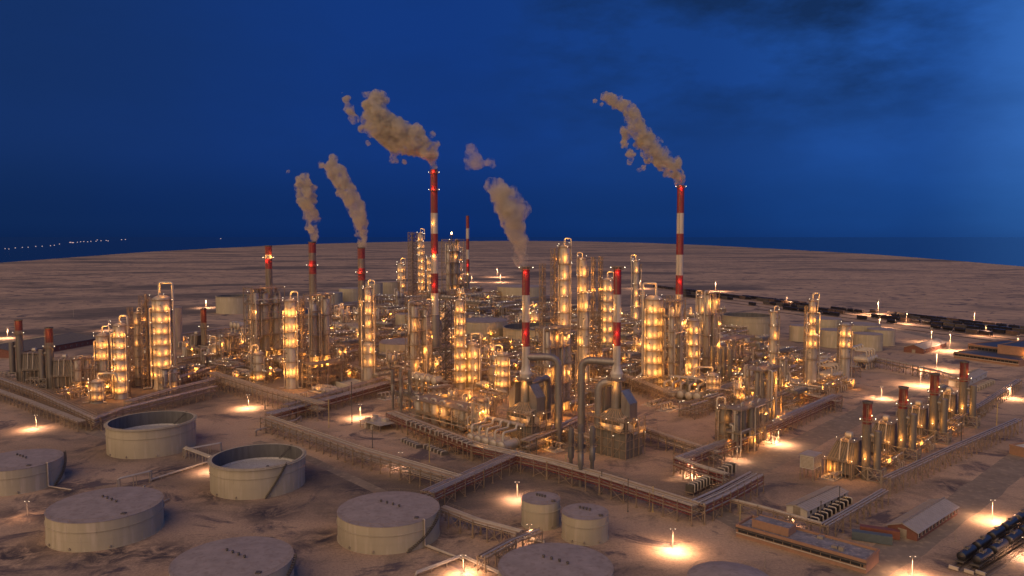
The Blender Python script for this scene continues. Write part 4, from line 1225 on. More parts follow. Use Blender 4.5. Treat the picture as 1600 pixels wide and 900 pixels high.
C(658, 363, 458, 10, 'slender tallest far column just left of the tallest chimney', 8, low=.05, nl=2, amp=.8)
C(671, 401, 458, 8, 'slim short far column touching the tallest chimney at left', 5, low=.05, nl=2, amp=.7, loop=None)
C(716, 393, 452, 12, 'glowing column inside the far flare tower', 4, low=.05, nl=2, amp=.7)
C(668, 474, 592, 12, 'pale column on the right of the central lattice tower', 4, lit=(0, 1, 2), low=.1, nl=1)
C(719, 466, 608, 14, 'tall thin column with seven glowing rings in the centre left', 7, low=.08, nl=2)
C(739, 534, 606, 20, 'two ring stubby column right of the tall thin centre column', 3, lit=(0, 1, 2), low=.13, loop='square', nl=2)
C(785, 550, 618, 20, 'three ring stubby column left of the left big heater chimney', 3, low=.22, loop_side=-1)
C(835, 484, 520, 14, 'small one ring column rising behind the open tank in the centre', 1, low=.45, loop_side=-1, nl=2)
C(881, 382, 606, 17, 'tallest column in the centre with orange spots and a big hooked pipe', 8, lit=(0, 1, 2, 3, 4, 6), low=.08, nl=1, ang=(235, 300))
C(909, 402, 604, 13, 'second tallest centre column with bright top rings and pipe down its left', 7, lit=(0, 1, 2, 4, 6), low=.06, loop_side=-1, nl=2)
C(914, 455, 606, 11, 'plain slim column in front of the second tallest centre column', 5, lit=(0, 3, 4), low=.06, nl=1, loop=None)
C(948, 434, 560, 17, 'six ring column left of the right big heater chimney', 6, low=.2, loop_side=1, nl=2)
C(993, 406, 506, 14, 'slender lone stepped column between the right heater chimney and right tall chimney', 5, lit=(0, 2, 3, 4), top=[(.28, .72)], low=.08, nl=1, loop_side=-1)
C(1020, 461, 606, 28, 'fat six ring column right of the right big heater chimney', 6, low=.14, loop='square', loop_side=-1)
C(1081, 497, 604, 18, 'five ring column right of the right tall chimney', 5, low=.09, nl=2, loop=None)
C(1113, 582, 626, 19, 'stubby ring column with a curved pipe, below the four grey flues', 2, lit=(0, 1), low=.4, loop='far', loop_side=-1, amp=.8)
C(1132, 632, 690, 21, 'stout dark column at the near end of the right exchanger wall', 2, lit=(0,), low=.2, loop_side=-1, amp=.4, nl=1, shellmat='cladding_dark')
C(1207, 485, 604, 12, 'slim column right of the wide open tank with a glowing spot', 5, lit=(1, 3), low=.1, nl=1)
C(1266, 468, 612, 18, 'needle topped column with two bright collars in the right part', 5, lit=(0, 1, 2, 3), top=[(.48, .95), (.62, .58)], low=.36, nl=2)
C(1318, 504, 598, 17, 'shorter twin of the needle topped column with one bright collar', 3, lit=(0, 1), low=.42, nl=2, loop=None)
C(1095, 462, 560, 14, 'pale column with side ducts behind the five ring right column', 3, lit=(0, 1), low=.2, nl=1, loop_side=-1)
C(771, 570, 604, 14, 'dull grey vessel between the two stubby lit centre columns', 2, lit=(), low=.2, loop=None, shellmat='cladding')

# ================================================================ chimneys
RB = ('stack_red', 'stack_white', 'stack_grey')
CH = {}
def ch(key, *a, **k): CH[key] = chimney(*a, **k); return CH[key]
ch('main', 680, 265, 560, 11.5, [(265,'stack_red'),(333,'stack_white'),(365,'stack_red'),(397,'stack_white'),(427,'stack_red'),(458,'stack_white'),(492,'stack_grey')],
   'tallest red and white chimney, its smoke drifting left over the middle', flare=(505, 1.9), beacons=(269, 296, 393, 445), lamps=((349, 250, 520), (399, 265, 520), (466, 240, 500)), plats=(271, 298), group='striped chimneys')
ch('right', 1060, 290, 545, 11.5, [(290,'stack_red'),(333,'stack_white'),(365,'stack_red'),(398,'stack_white'),(430,'stack_red'),(460,'stack_white'),(500,'stack_grey')],
   'tall striped chimney at right whose smoke trails far up to the left', beacons=(294, 440), lamps=((470, 240, 600), (485, 290, 500)), plats=(293,), group='striped chimneys', flare=(520, 1.5))
ch('thin', 731, 337, 452, 5.2, [(337,'stack_red'),(357,'stack_white'),(373,'stack_red'),(390,'stack_white'),(405,'stack_red'),(424,'stack_grey')],
   'thinnest striped chimney far behind, right of the far flare tower', beacons=(414,), lamps=((428, 270, 260),), group='striped chimneys')
ch('cl', 423, 384, 560, 11, [(384,'stack_red'),(398,'stack_white'),(405,'stack_red'),(420,'stack_grey')], 'left one of three red topped back chimneys, giving no smoke', lamps=((401, 315, 700),(401, 225, 300)), beacons=(408,), plats=(404,), group='red topped back chimneys')
ch('c2', 491, 378, 566, 12, [(378,'stack_red'),(395,'stack_grey'),(407,'stack_red'),(428,'stack_grey')], 'middle one of three red topped back chimneys, with a short smoke plume', beacons=(414,), plats=(416,), group='red topped back chimneys')
ch('c3', 567, 387, 578, 12, [(387,'stack_red'),(404,'stack_grey'),(419,'stack_red'),(438,'stack_grey')], 'right one of three red topped back chimneys, smoking behind the stepped column', beacons=(425,), lamps=((474, 260, 500),), plats=(427,), group='red topped back chimneys')
t1, s1 = big_heater(831, 706, 'left one of two big fired heaters with stepped coil pipes, under a striped chimney')
t2, s2 = big_heater(977, 719, 'right one of two big fired heaters, nearer, beside two tall grey bent ducts')
def stack_on(S, ytop, label, key, bands, xt):
    px_, py_ = topx(Vector((S.x, S.y, 0)))
    ch(key, px_, ytop, py_, 12.5, bands, label, flare=None, beacons=(426, 520), lamps=((480, 200, 420), (486, 345, 300), (535, 215, 420)), plats=(421,), group='heater chimneys', taper=.95)
    P = Vector((S.x, S.y, 0)); k = mpp(P); r = 12.5*k/2
    z0 = hz(P, 583); z1 = hz(P, 571); zb_ = hz(P, 590)
    MB().rings([(2.6,zb_),(r*1.6,z0),(r*1.2,(z0*.6+z1*.4)),(r*1.0,z1)], 22, cap0=False, cap1=False).build('flared_skirt', 'stack_white', CH[key])
    light(CH[key], (-1.6, -4.6, zb_-2.5), 900)
stack_on(s1, 418, 'striped chimney on the left big heater, with a broad plume drifting up left', 'h1', [(418,'stack_red'),(461,'stack_white'),(503,'stack_red'),(541,'stack_white'),(584,'stack_grey')], 812)
stack_on(s2, 418, 'striped chimney on the right big heater, red lamp on top, no smoke', 'h2', [(418,'stack_red'),(460,'stack_white'),(503,'stack_red'),(540,'stack_white'),(584,'stack_grey')], 963)
# bent ducts
for S, x1_, xa, label, ya, yb in ((s1, 872, 826, 'tall bent duct at the right of the left big heater', 558, 668), (s2, 908, 950, 'taller left one of the two bent ducts of the right big heater', 562, 672)):
    P1 = at(x1_, yb+28); z = hz(P1, ya); PA = Vector((S.x, S.y, z))
    pipe_thing('bent_duct', [Vector((P1.x, P1.y, 0)), Vector((P1.x, P1.y, z)), PA], 1.75, label, group='bent flue ducts', bend=5)
P1 = at(935, 705); z = hz(P1, 598)
pipe_thing('bent_duct', [Vector((P1.x, P1.y, 0)), Vector((P1.x, P1.y, z)), Vector((s2.x, s2.y, z+1))], 2.0, 'nearer right one of the two bent ducts of the right big heater', group='bent flue ducts', bend=5.5)
P1 = at(856, 680); z = hz(P1, 588)
pipe_thing('bent_duct', [Vector((P1.x, P1.y, 0)), Vector((P1.x, P1.y, z)), Vector((s1.x+2, s1.y, z))], 1.7, 'short bent duct close behind the body of the left big heater', group='bent flue ducts', bend=4.5)
# three capped flues near heater 2 and other flue groups
def flue_group(spots, r, label, m='duct_steel', two=True, twin=None):
    O = at(spots[0][0], spots[0][2]); t = thing('flue_group', label, 'flues', O, 0, 'groups of capped flues')
    for x, yt, yb in spots:
        P = at(x, yb); h = hz(P, yt); q = P-O
        MB().rings([(r*.62,0),(r*.62,h*.36),(r,h*.40),(r,h*.62),(r*.75,h*.64),(r*.75,h*.68),(r*.95,h*.70),(r*.95,h),(r*.7,h),(r*.7,h-.6),(.05,h-.62)], 16, q.x, q.y).build('flue', m, t)
        MB().annulus(r, r+.8, h*.64, .15, 14, cx=q.x, cy=q.y).ringrail(r+.75, h*.66, 1, 8, .1, q.x, q.y).build('platform', 'steel_brown', t, False)
    return t
flue_group([(892,668,745),(907,664,738),(907,676,760),(925,666,752)], 1.25, 'four bright capped flues standing before the right big heater')
flue_group([(614,578,640),(627,576,638),(641,579,642),(627,582,645)], 1.15, 'four dark capped flues left of the tall thin centre column')
flue_group([(1113,541,606),(1124,545,612),(1131,541,608),(1140,546,612)], 1.6, 'four bluish capped flues behind the stubby ring column')

# right row of four heaters, left pair and a small one
yr = [(1352,628,[(628,'heater_red'),(650,'stack_red'),(662,'stack_grey')],748),(1408,605,[(605,'heater_red'),(626,'stack_red'),(638,'stack_grey')],716),(1457,584,[(584,'heater_red'),(606,'stack_red'),(617,'stack_grey')],689),(1503,565,[(565,'heater_red'),(586,'stack_red'),(596,'stack_grey')],664)]
WH = ('first (nearest)', 'second', 'third', 'fourth (farthest)')
for i, (x, yt, bands, yb) in enumerate(yr):
    side_heater(x, yb, yt, 13.5 - i*.5, bands, (WH[i] + ' red topped chimney of the four at the right', ['nearest heater box of the right row, sloping at its left end', 'second heater box of the right row', 'third heater box of the right row', 'farthest heater box of the right row'][i]), seed=i, scale=1.0 - .05*i)
side_heater(33, 597, 500, 10.5, [(500,'heater_red'),(516,'stack_grey')], ('leftmost red topped chimney at the left edge', 'heater box with round drum beside the leftmost chimney'), yaw=R(10), dirx=1, seed=8, boxlen=13, scale=1.25, lights=False)
side_heater(80, 606, 512, 11, [(512,'heater_red'),(535,'stack_grey')], ('second red topped chimney from the left edge', 'heater box with round drum beside the second chimney from the left'), yaw=R(10), dirx=1, seed=9, boxlen=13, scale=1.25, lights=False)
side_heater(320, 562, 482, 8.5, [(482,'heater_red'),(504,'stack_grey')], ('small red topped chimney between the left column group and the left double tower', 'dark heater box left of the small red topped chimney'), yaw=R(-10), dirx=-1, seed=10, boxlen=9, second=False, lights=False)
for k_, x_, y_ in (('a', 31, 505), ('b', 77, 520), ('c', 319, 489)):
    P = at(x_, {'a':597,'b':606,'c':562}[k_]); z = hz(P, y_)
    tt = [o for o in THINGS if o.name.startswith('chimney') and (o.location-P).length < 6][0]
    light(tt, (1.5, -5.5, z), 500)

# ================================================================ lattice towers, process structures
LT = lattice_tower
LT(207, 480, 606, 8, 'thin open mast left of the lattice behind the left lit columns', seed=2, lit=2)
LT(229, 462, 606, 14, 'wide lattice stair tower between the two left lit columns', seed=3, lit=2, solid=True)
LT(645, 363, 460, 12, 'dark lattice tower beside the slender tallest far column', seed=4, lit=0)
LT(697, 470, 614, 17, 'dark braced lattice tower left of the tall thin centre column', seed=5, lit=0, name='stair_tower', mm='steel_dark')
LT(866, 388, 606, 11, 'brightly lit lattice tower at the left of the tallest centre column', seed=6, lit=7, amp=.75)
LT(926, 402, 606, 6, 'left one of two thin masts behind the second tallest centre column', seed=7, lit=2)
LT(937, 401, 604, 6, 'right one of two thin masts behind the second tallest centre column', seed=8, lit=2)
LT(847, 412, 600, 8, 'thin lattice mast left of the brightly lit lattice tower', seed=9, lit=0)
LT(1045, 462, 604, 10, 'lattice tower right behind the fat six ring column', seed=10, lit=2)
LT(1060, 464, 600, 9, 'lattice tower wrapped round the foot of the right tall chimney', seed=11, lit=3)
LT(896, 520, 625, 8, 'braced dark pipe tower before the tallest centre column', seed=12, lit=2, mm='steel_dark')
LT(475, 466, 606, 7, 'thin lattice strip on the front of the left double tower', seed=13, lit=4, amp=.6)
TF = tower_frame
TF(415, 450, 570, 58, .55, 'left steel frame of the left double tower, hooked pipes on top', 3, 5, 21, 6, below=.5)
TF(500, 461, 585, 44, .6, 'right steel frame of the left double tower', 2, 4, 22, 4)
TF(655, 474, 602, 40, .6, 'central lattice tower with scattered lamps left of the pale column', 2, 6, 23, 9, amp=.8)
TF(708, 375, 462, 34, .6, 'far flare tower with dark platforms right of the tallest chimney', 3, 5, 24, 4, amp=.6)
TF(868, 512, 655, 64, .45, 'dark central frame with fans on top behind the left big heater', 4, 5, 25, 8, amp=.9)
TF(1052, 470, 612, 36, .6, 'tall frame between the fat six ring column and the five ring column', 2, 6, 26, 4, amp=.7)
TF(1106, 458, 590, 34, .6, 'steel frame with square box on top behind the five ring column', 2, 4, 27, 5)
TF(1147, 528, 584, 74, .35, 'wide low frame carrying drums in front of the wide open tank', 4, 2, 28, 2, hooks=False, vr=.9, amp=.6)
TF(1192, 575, 668, 66, .4, 'rear tier of the right exchanger wall with lit feet', 6, 2, 29, 6, yaw=YB, amp=.7, vmat='cladding_dark')
TF(1170, 632, 702, 92, .25, 'front tier of the right exchanger wall, tall grey vessels in a row', 8, 2, 30, 6, yaw=YB, amp=.45, vmat='cladding_dark')
TF(700, 630, 668, 130, .28, 'low dense frame of drums before the two stubby centre columns', 7, 2, 31, 6, yaw=YA, amp=.9)
TF(752, 625, 690, 40, .6, 'lit vessel frame with crossing pipes left of the left big heater', 3, 2, 32, 7, yaw=YA, amp=1.2)
TF(265, 575, 618, 30, .6, 'pump frame at the foot of the fattest left column', 2, 2, 33, 2, hooks=False, amp=.5)
TF(358, 525, 572, 34, .6, 'small frame with round drums right of the small red chimney', 3, 2, 34, 3, amp=.5)
TF(535, 540, 592, 26, .7, 'low frame left of the stepped column', 2, 3, 35, 2, hooks=False, amp=.5)
TF(130, 560, 612, 30, .6, 'frame behind the stubby two ring column at far left', 2, 3, 36, 3, amp=.6)
TF(1222, 560, 618, 26, .6, 'small frame right of the slim right column', 2, 2, 37, 2, amp=.5)

# open steel grid left of stepped column
g0 = TF(508, 566, 604, 62, .4, 'empty brown grid of bare beams before the left double tower', 1, 4, 38, 0, bays=6, vr=.3, hooks=False, toplit=False)

# ================================================================ exchangers, drums, coolers
DB = drum_bank
DB(770, 706, 5, 7.5, 40, 'five pale drums with looped pipes at the end of the front cooler row', YB, z=5.5)
DB(1068, 612+10, 5, 6, 34, 'five pale drums with looped pipes in the sandy court right of the heaters', YB+R(8), z=3)
DB(1150, 545, 6, 4.5, 26, 'six small drums on the wide frame before the open tank', YB, z=9, gap=3.0, loops=False)
DB(1298, 600, 4, 5, 26, 'drums and curled pipes at the foot of the needle topped column', YA+R(180), z=7)
DB(1352, 574, 4, 5, 24, 'drums and curled pipes at the foot of the shorter twin column', YA+R(180), z=7)
DB(665, 612, 5, 6, 18, 'five upright grouped drums behind the front cooler row', YB, z=9, loops=False)
DB(515, 612, 6, 3, 30, 'six thin pale bundles beside the flat tent roof', YB, z=1.6, loops=False, gap=3.6)
DB(760, 462, 4, 2.6, 30, 'far bundle of pale pipes behind the tall thin centre column', YB, z=2, loops=False, gap=3)
DB(372, 530, 3, 5, 14, 'three round drums on top of the small left frame', YB, z=14, loops=False)
BR = box_row
BR((640, 663), (685, 680), 7, 'upper left row of seven small coolers on the front rack', (1.0, 3, 1.9), zpix=5.5)
BR((690, 681), (735, 698), 7, 'upper right row of seven small coolers on the front rack', (1.0, 3, 1.9), zpix=5.5)
BR((633, 690), (655, 700), 6, 'low row of six fins on the sand left under the front rack', (.9, 3.4, 1.5))
BR((668, 700), (695, 711), 6, 'low row of six fins on the sand right under the front rack', (.9, 3.4, 1.5))
BR((1078, 768), (1106, 754), 7, 'nearer row of dark ribbed coolers inside the front right rack corner', (1.3, 3.2, 2.8), m='steel_dark', zpix=2.0)
BR((1112, 752), (1142, 737), 6, 'farther row of dark ribbed coolers inside the front right rack corner', (1.3, 3.4, 3.6), m='steel_dark', zpix=2.0)
BR((1270, 818), (1322, 786), 9, 'row of nine dark bent hoods beside the white shed', (1.2, 3.4, 2.0), m='car_black')
BR((1512, 616), (1548, 600), 10, 'row of ten pale bent hoods beside the far right shed', (1.4, 3.6, 2.4), m='steel_grey')
BR((552, 604), (572, 612), 6, 'small dark row of pumps right of the flat tent roof', (.9, 2.4, 1.5), m='steel_dark')
BR((556, 487), (596, 479), 5, 'far row of pale domes on the long bluish roof', (4, 5, 3), m='pipe_pale')

# ================================================================ pipe racks
random.seed(11)
RK = rack
RK([(-30, 580), (60, 612), (150, 653), (185, 640), (335, 604)], 'long rack bending round the front of the far left column group', red=False, w=5.5, np_=6)
RK([(-40, 598), (45, 628), (128, 660)], 'low outer rack parallel to the far left rack', h=4.5, w=4, np_=4, levels=1)
RK([(200, 628), (275, 607), (345, 590)], 'rack passing right under the two lit left columns', h=7)
RK([(330, 582), (410, 607), (505, 632)], 'wide brown double rack left of the red one', w=7, np_=7, h=8.5)
RK([(255, 598), (318, 578), (400, 556)], 'rack running up right behind the fattest left column', h=7)
RK([(345, 560), (420, 582)], 'short rack under the bright hooked grey column', h=7.5)
RK([(415, 652), (560, 702), (716, 747)], 'long front rack above the sand left of the lower middle', red=False, w=6, np_=7)
RK([(420, 648), (520, 622), (700, 572)], 'rack with red girder running up right to the centre towers', red=True, w=5.5)
RK([(445, 634), (540, 608), (640, 578)], 'second rack with pale pipes just behind the red girder rack', h=8, w=5)
RK([(668, 770), (717, 748), (812, 706)], 'rack with red girder joining the two long front racks', red=True, w=6, np_=6)
RK([(612, 645), (655, 662), (745, 696), (862, 722), (945, 745), (1090, 790)], 'very long front rack with red girder running past both big heaters', red=True, w=6.5, np_=7, step=6.5)
RK([(1090, 788), (1130, 770), (1182, 742)], 'rack with three shiny pipes at the front right corner', red=True, w=6, np_=5, rz=.32)
RK([(1058, 716), (1090, 728), (1135, 742)], 'short bright red girder rack over the glowing ground', red=True, w=4, h=7)
RK([(1063, 718), (1110, 700), (1160, 683), (1230, 652), (1308, 618)], 'long right rack of pale pipes before the exchanger wall', red=True, w=6, np_=6, rz=.28)
RK([(1000, 668), (1060, 688), (1122, 708)], 'dark rack between the right big heater and the right long rack', h=6, w=5)
RK([(1128, 778), (1187, 793), (1292, 822)], 'low rack running behind the brick office roof', h=3.8, w=3, np_=3, levels=1, deck=False)
RK([(1288, 822), (1335, 795), (1383, 767)], 'rack with three shiny pipes beside the white shed', h=5, w=2.6, np_=3, rz=.22, levels=1, deck=False)
RK([(1385, 748), (1480, 704), (1592, 656)], 'long rack with shiny pipes before the four red topped chimneys', h=6.5, w=3.2, np_=3, rz=.22, levels=1, deck=False)
RK([(1490, 656), (1540, 628), (1592, 594)], 'rack at far right behind the fourth chimney', h=6, w=3, np_=3, rz=.22, levels=1, deck=False)
RK([(1350, 556), (1430, 572), (1510, 592)], 'thin fence like rack across the sand in front of the tank farm', h=7, w=4, levels=2)
RK([(690, 794), (745, 815), (812, 833)], 'low rack behind the two small upright tanks', h=5, w=4, levels=1)
RK([(752, 872), (800, 846), (842, 830)], 'low rack between the lower middle tank and the small upright pair', h=4, w=3, levels=1, np_=3)
RK([(985, 512), (1040, 528), (1112, 545)], 'high beam rack behind the fat six ring column', h=12, w=7)
RK([(970, 556), (1040, 580), (1100, 600)], 'rack below the fat six ring column', h=8, w=7)
RK([(940, 575), (990, 592), (1050, 615)], 'brown rack left of the sandy court', h=8, w=6)
RK([(1110, 612), (1180, 590), (1230, 572)], 'rack behind the rear tier of the right exchanger wall', h=8, w=6)
RK([(1210, 600), (1260, 616), (1310, 628)], 'red girder rack at the foot of the needle topped column', h=6, w=5, red=True)
RK([(820, 690), (865, 672), (910, 652)], 'short rack of bending pale pipes between the two big heaters', h=7.5, w=5, np_=6)
RK([(815, 650), (870, 665), (930, 686)], 'rack with ladder like beams behind the gap between the big heaters', h=7, w=5)
RK([(580, 560), (640, 578), (700, 598)], 'brown rack behind the four dark capped flues', h=8, w=6, red=True)
RK([(520, 560), (575, 580), (620, 596)], 'rack at the foot of the stepped column', h=8, w=5)
RK([(590, 462), (660, 472), (740, 486)], 'far rack below the slender far columns', h=8, w=7)
RK([(735, 478), (800, 470), (860, 462)], 'far rack before the wide far tank', h=8, w=7)
RK([(700, 500), (770, 484), (850, 470)], 'far comb like rack over the wide centre tank', h=8, w=6)
RK([(1060, 500), (1120, 520), (1190, 545)], 'rack under the wide frame before the open tank', h=8, w=6)
RK([(1190, 540), (1250, 556), (1340, 575)], 'rack with red girder between the tank farm and the needle topped column', h=7, w=6, red=True)
RK([(240, 528), (300, 520), (395, 508)], 'far left rack behind the small red chimney', h=7, w=6)
RK([(455, 484), (540, 474), (600, 466)], 'far rack before the row of far tanks', h=7, w=6)
# pipes round the open tanks
def ground_pipe(px, z, r, label, m='pipe_pale', n=2, gap=1.2):
    W_ = [at(x, y, z) for x, y in px]; O = W_[0].copy(); O.z = 0
    t = thing('pipeline', label, 'pipeline', O, 0, 'pipelines near the storage tanks')
    for i in range(n):
        q = [p - O + Vector((0, gap*(i-(n-1)/2), 0)) for p in W_]
        q = [Vector((q[0].x, q[0].y, .3))] + q + [Vector((q[-1].x, q[-1].y, .3))]
        MB().tube(q, r, 7).build('pipe', m, t)
    for a, b in zip(W_, W_[1:]):
        k_ = max(1, int((b-a).length/5))
        for i in range(k_+1):
            s = MB(); p = a.lerp(b, i/k_) - O; s.bar((p.x, p.y-gap*n/2, 0), (p.x, p.y-gap*n/2, z-.2), .2); s.bar((p.x, p.y+gap*n/2, 0), (p.x, p.y+gap*n/2, z-.2), .2); s.bar((p.x,p.y-gap*n/2,z-.25),(p.x,p.y+gap*n/2,z-.25),.22)
            s.build('pipe_support', 'steel_grey', t, False)
    return t
ground_pipe([(185, 748), (235, 736)], 4.5, .3, 'short stretch of raised pale pipes left between the open tanks and the closed one')
ground_pipe([(237, 749), (332, 719)], .9, .3, 'low pale pipeline lit by a lamp between the two open tanks')
ground_pipe([(288, 699), (340, 718)], 4.0, .3, 'raised pipe frame joining the two open topped tanks', n=3)
ground_pipe([(290, 702), (345, 692)], 4.0, .3, 'raised pipes right of the left open tank')
ground_pipe([(650, 895), (722, 868), (780, 895)], 1.2, .32, 'pale pipes meeting at a lit corner at the bottom of the photo')
ground_pipe([(668, 852), (724, 874)], .8, .3, 'thin pipe from the lower middle tank to the lit pipe corner', n=1)
ground_pipe([(400, 672), (462, 656), (470, 650)], 3.0, .3, 'blue grey pipe from the long front rack towards the open tank', m='pipe_grey')
ground_pipe([(800, 836), (850, 846)], .8, .28, 'short pipes at the foot of the two small upright tanks')

# ================================================================ buildings
flat_building((1353, 897), (1150, 838), (1382, 881), 3.7, 'long brick office with speckled flat roof and a dark window band', upper=(.60, .90, .25, .78, 2.2), wall='plaster_orange')
gable((1432, 846), (1386, 838), (1496, 799), 5, 7, 'dummy') if False else None
gable((1433, 846), (1496, 804), (1385, 834), 2.8, 4.6, 'brick shed with ribbed grey gable roof and small windows near the rails', wall='brick_red', wins=12)
gable((1261, 809), (1324, 778), (1228, 800), 2.4, 3.4, 'long white shed beside the dark bent hoods', wall='shed_wall', wins=6)
gable((1443, 553), (1479, 542), (1415, 549), 4, 7, 'dark red shed right of the tank farm', wall='brick_red', wins=8)
gable((1508, 606), (1542, 589), (1488, 600), 3.6, 5, 'pale shed behind the fourth red topped chimney', wall='shed_wall', wins=5)
flat_building((1592, 573), (1490, 559), (1650, 560), 4.5, 'front wing of the dark roofed complex at the right edge', vents=2, roof='blue_roof')
flat_building((1570, 560), (1512, 552), (1600, 548), 8, 'flat dark roofed hall left in the complex at the right edge', vents=2, roof='blue_roof')
flat_building((1660, 572), (1558, 560), (1700, 552), 11, 'tall tan hall with a lit doorway at the right edge', vents=3, roof='blue_roof', bands=False, lit=True)
flat_building((1600, 715), (1577, 709), (1640, 700), 4, 'small tan hut cut by the right edge', vents=1, roof='shed_wall', bands=False)
gable((30, 560), (158, 536), (25, 541), 5, 9, 'long shed with dark blue roof and red wall behind the left heaters', roof='blue_roof', wall='brick_red', wins=14)
flat_building((530, 508), (600, 498), (515, 488), 7, 'long low building with bluish roof behind the stepped column', roof='blue_roof', vents=2)
gable((556, 520), (600, 512), (530, 506), 6, 8, 'low pale shed before the long bluish roof', wall='shed_wall')
flat_building((545, 610), (515, 601), (565, 603), 3, 'flat pale tent like roof on the sand before the left double tower', roof='concrete', wall='shed_wall', vents=0, bands=False)
flat_building((160, 602), (140, 597), (200, 590), 9, 'low tan blockhouse behind the stubby two ring column', wall='shed_wall', roof='concrete', vents=2, bands=False)
flat_building((300, 560), (285, 555), (330, 548), 6, 'grey block behind the far left rack', wall='shed_wall', roof='concrete', vents=1, bands=False)
# control cabin on stilts at the near end of the right heaters
P = at(1266, 748)
t = thing('control_cabin', 'louvred cabin on stilts left of the nearest right heater box', 'cabin', P, YB)
MB().box(-4,-2.8,5.2,4,2.8,10.5).build('wall', 'shed_wall', t, False)
lv = MB()
for i in range(9): lv.box(-4.08,-2.6,5.6+i*.52,-3.9,2.6,5.85+i*.52).box(-3.8,-2.88,5.6+i*.52,3.8,-2.7,5.85+i*.52)
lv.build('louvre', 'steel_brown', t, False)
MB().box(-4.3,-3.1,10.5,4.3,3.1,10.75).build('roof', 'shed_roof', t, False)
st = MB()
for x in (-3.8,0,3.8):
    for y in (-2.6,2.6): st.bar((x,y,0),(x,y,5.2),.4)
st.bar((-3.8,-2.6,.3),(0,-2.6,5),.2).bar((3.8,-2.6,.3),(0,-2.6,5),.2); st.build('stilt', 'steel_brown', t, False)
light(t, (5.2, -1, 8.8), 500); bulb(t, (4.5, -1, 8.8), .3, 'lamp_amber')
# electrical platform with transformers, left of coolers
P = at(592, 668)
t = thing('switch_platform', 'raised grey slab with white cabinets left of the front cooler row', 'platform', P, YA)
MB().box(-9,-6,3.2,9,6,3.5).build('deck', 'concrete', t, False)
s = MB()
for x in (-8.6,-3,3,8.6):
    for y in (-5.6,5.6): s.bar((x,y,0),(x,y,3.2),.4)
s.build('post', 'steel_brown', t, False)
MB().rail([(-9,-6,3.5),(9,-6,3.5),(9,6,3.5)], 1.1, .09).build('railing', 'steel_grey', t, False)
for i, (x, y, a_, b_, c_) in enumerate([(-6,2,2.4,1.8,2),(-2,-2,3,2,1.6),(3,2,4,2,1.5),(-5,-3.5,2,2,1.8)]): MB().cbox(x,y,3.5,a_,b_,c_).build('cabinet', 'pipe_pale', t, False)
for x in (-4, 1.5): MB().cbox(x,-4,0,2.6,3,2.4).build('transformer', 'pipe_pale', t, False)
# containers near the office
for (x, y, m_, lb) in ((1362, 846, 'container_blue', 'blue grey freight container behind the brick office'), (1374, 838, 'container_red', 'rust red freight container behind the blue grey one')):
    P = at(x, y); t = thing('freight_container', lb, 'container', P, YA+R(20), 'freight containers')
    MB().box(-6,-1.3,.15,6,1.3,2.9).build('body', m_, t, False)
    s = MB()
    for i in range(30): s.box(-5.9+i*.4,-1.36,.3,-5.75+i*.4,-1.29,2.8)
    s.build('corrugation', m_, t, False); MB().box(6.0,-1.1,.3,6.08,1.1,2.7).build('door', m_, t, False)
# flare tip on the far tower
P = at(706, 452); h_ = hz(P, 366)
t = thing('flare_stack', 'far flare tip with a small orange flame above the far flare tower', 'flare', P)
MB().rings([(1.0,0),(.8,h_)], 12).build('pipe', 'steel_dark', t)
MB().annulus(.9, 4.6, h_-3, .5, 16).ringrail(4.4, h_-2.5, 1.2, 10, .2).build('platform', 'steel_dark', t)
MB().rings([(.6,h_),(1.3,h_+1.2),(.9,h_+2.8),(.1,h_+4.5)], 10).build('flame', 'flame', t); light(t, (0,-2.5,h_+2), 2500, (1,.4,.1), .6)

# ================================================================ railway
proto = None; CAR = []
for i, ((a, b), stop) in enumerate([(((1490,891),(1700,745)),1), (((1514,897),(1720,760)),1), (((1532,899),(1745,768)),1)]):
    t, O, d, L_, yaw = track(a, b, ('left', 'middle', 'right')[i] + ' track of the three ending at bottom right', stop=True)
    CAR.append((O, d, L_, yaw, (13, 9, 0)[i], 4.0, 'near siding'))
far_tracks = [((1062,455),(1640,527)), ((1062,459),(1640,532)), ((1062,463),(1640,538)), ((1180,483),(1640,545)), ((1000,447),(1640,522))]
nm = ('third', 'fourth', 'fifth', 'sixth', 'rearmost')
for i, (a, b) in enumerate(far_tracks):
    t, O, d, L_, yaw = track(a, b, '%s track of the far rail yard across the right' % nm[i])
    CAR.append((O, d, L_, yaw, (60, 60, 52, 0, 66)[i], 14, 'far yard'))
ns_, rr_ = 0, random.Random(3)
proto = tank_car()
mc = MB(); mc.box(-5.6,-1.4,1.0,5.6,1.4,3.6).box(-5.8,-1.2,.5,5.8,1.2,1.0).box(-5.6,-1.45,3.6,5.6,1.45,3.75)
carm = [mc.mesh('goods_wagon', m_, False) for m_ in ('car_black', 'car_brown', 'steel_dark', 'car_black')]
md = MB().drum((-5,0,2.5),(5,0,2.5),1.4,12,.3).box(-5.6,-1.2,.5,5.6,1.2,1.2).rings([(.5,3.7),(.5,4.3)], 8).mesh('tank_wagon', 'car_black')
first = True; cn_ = 0
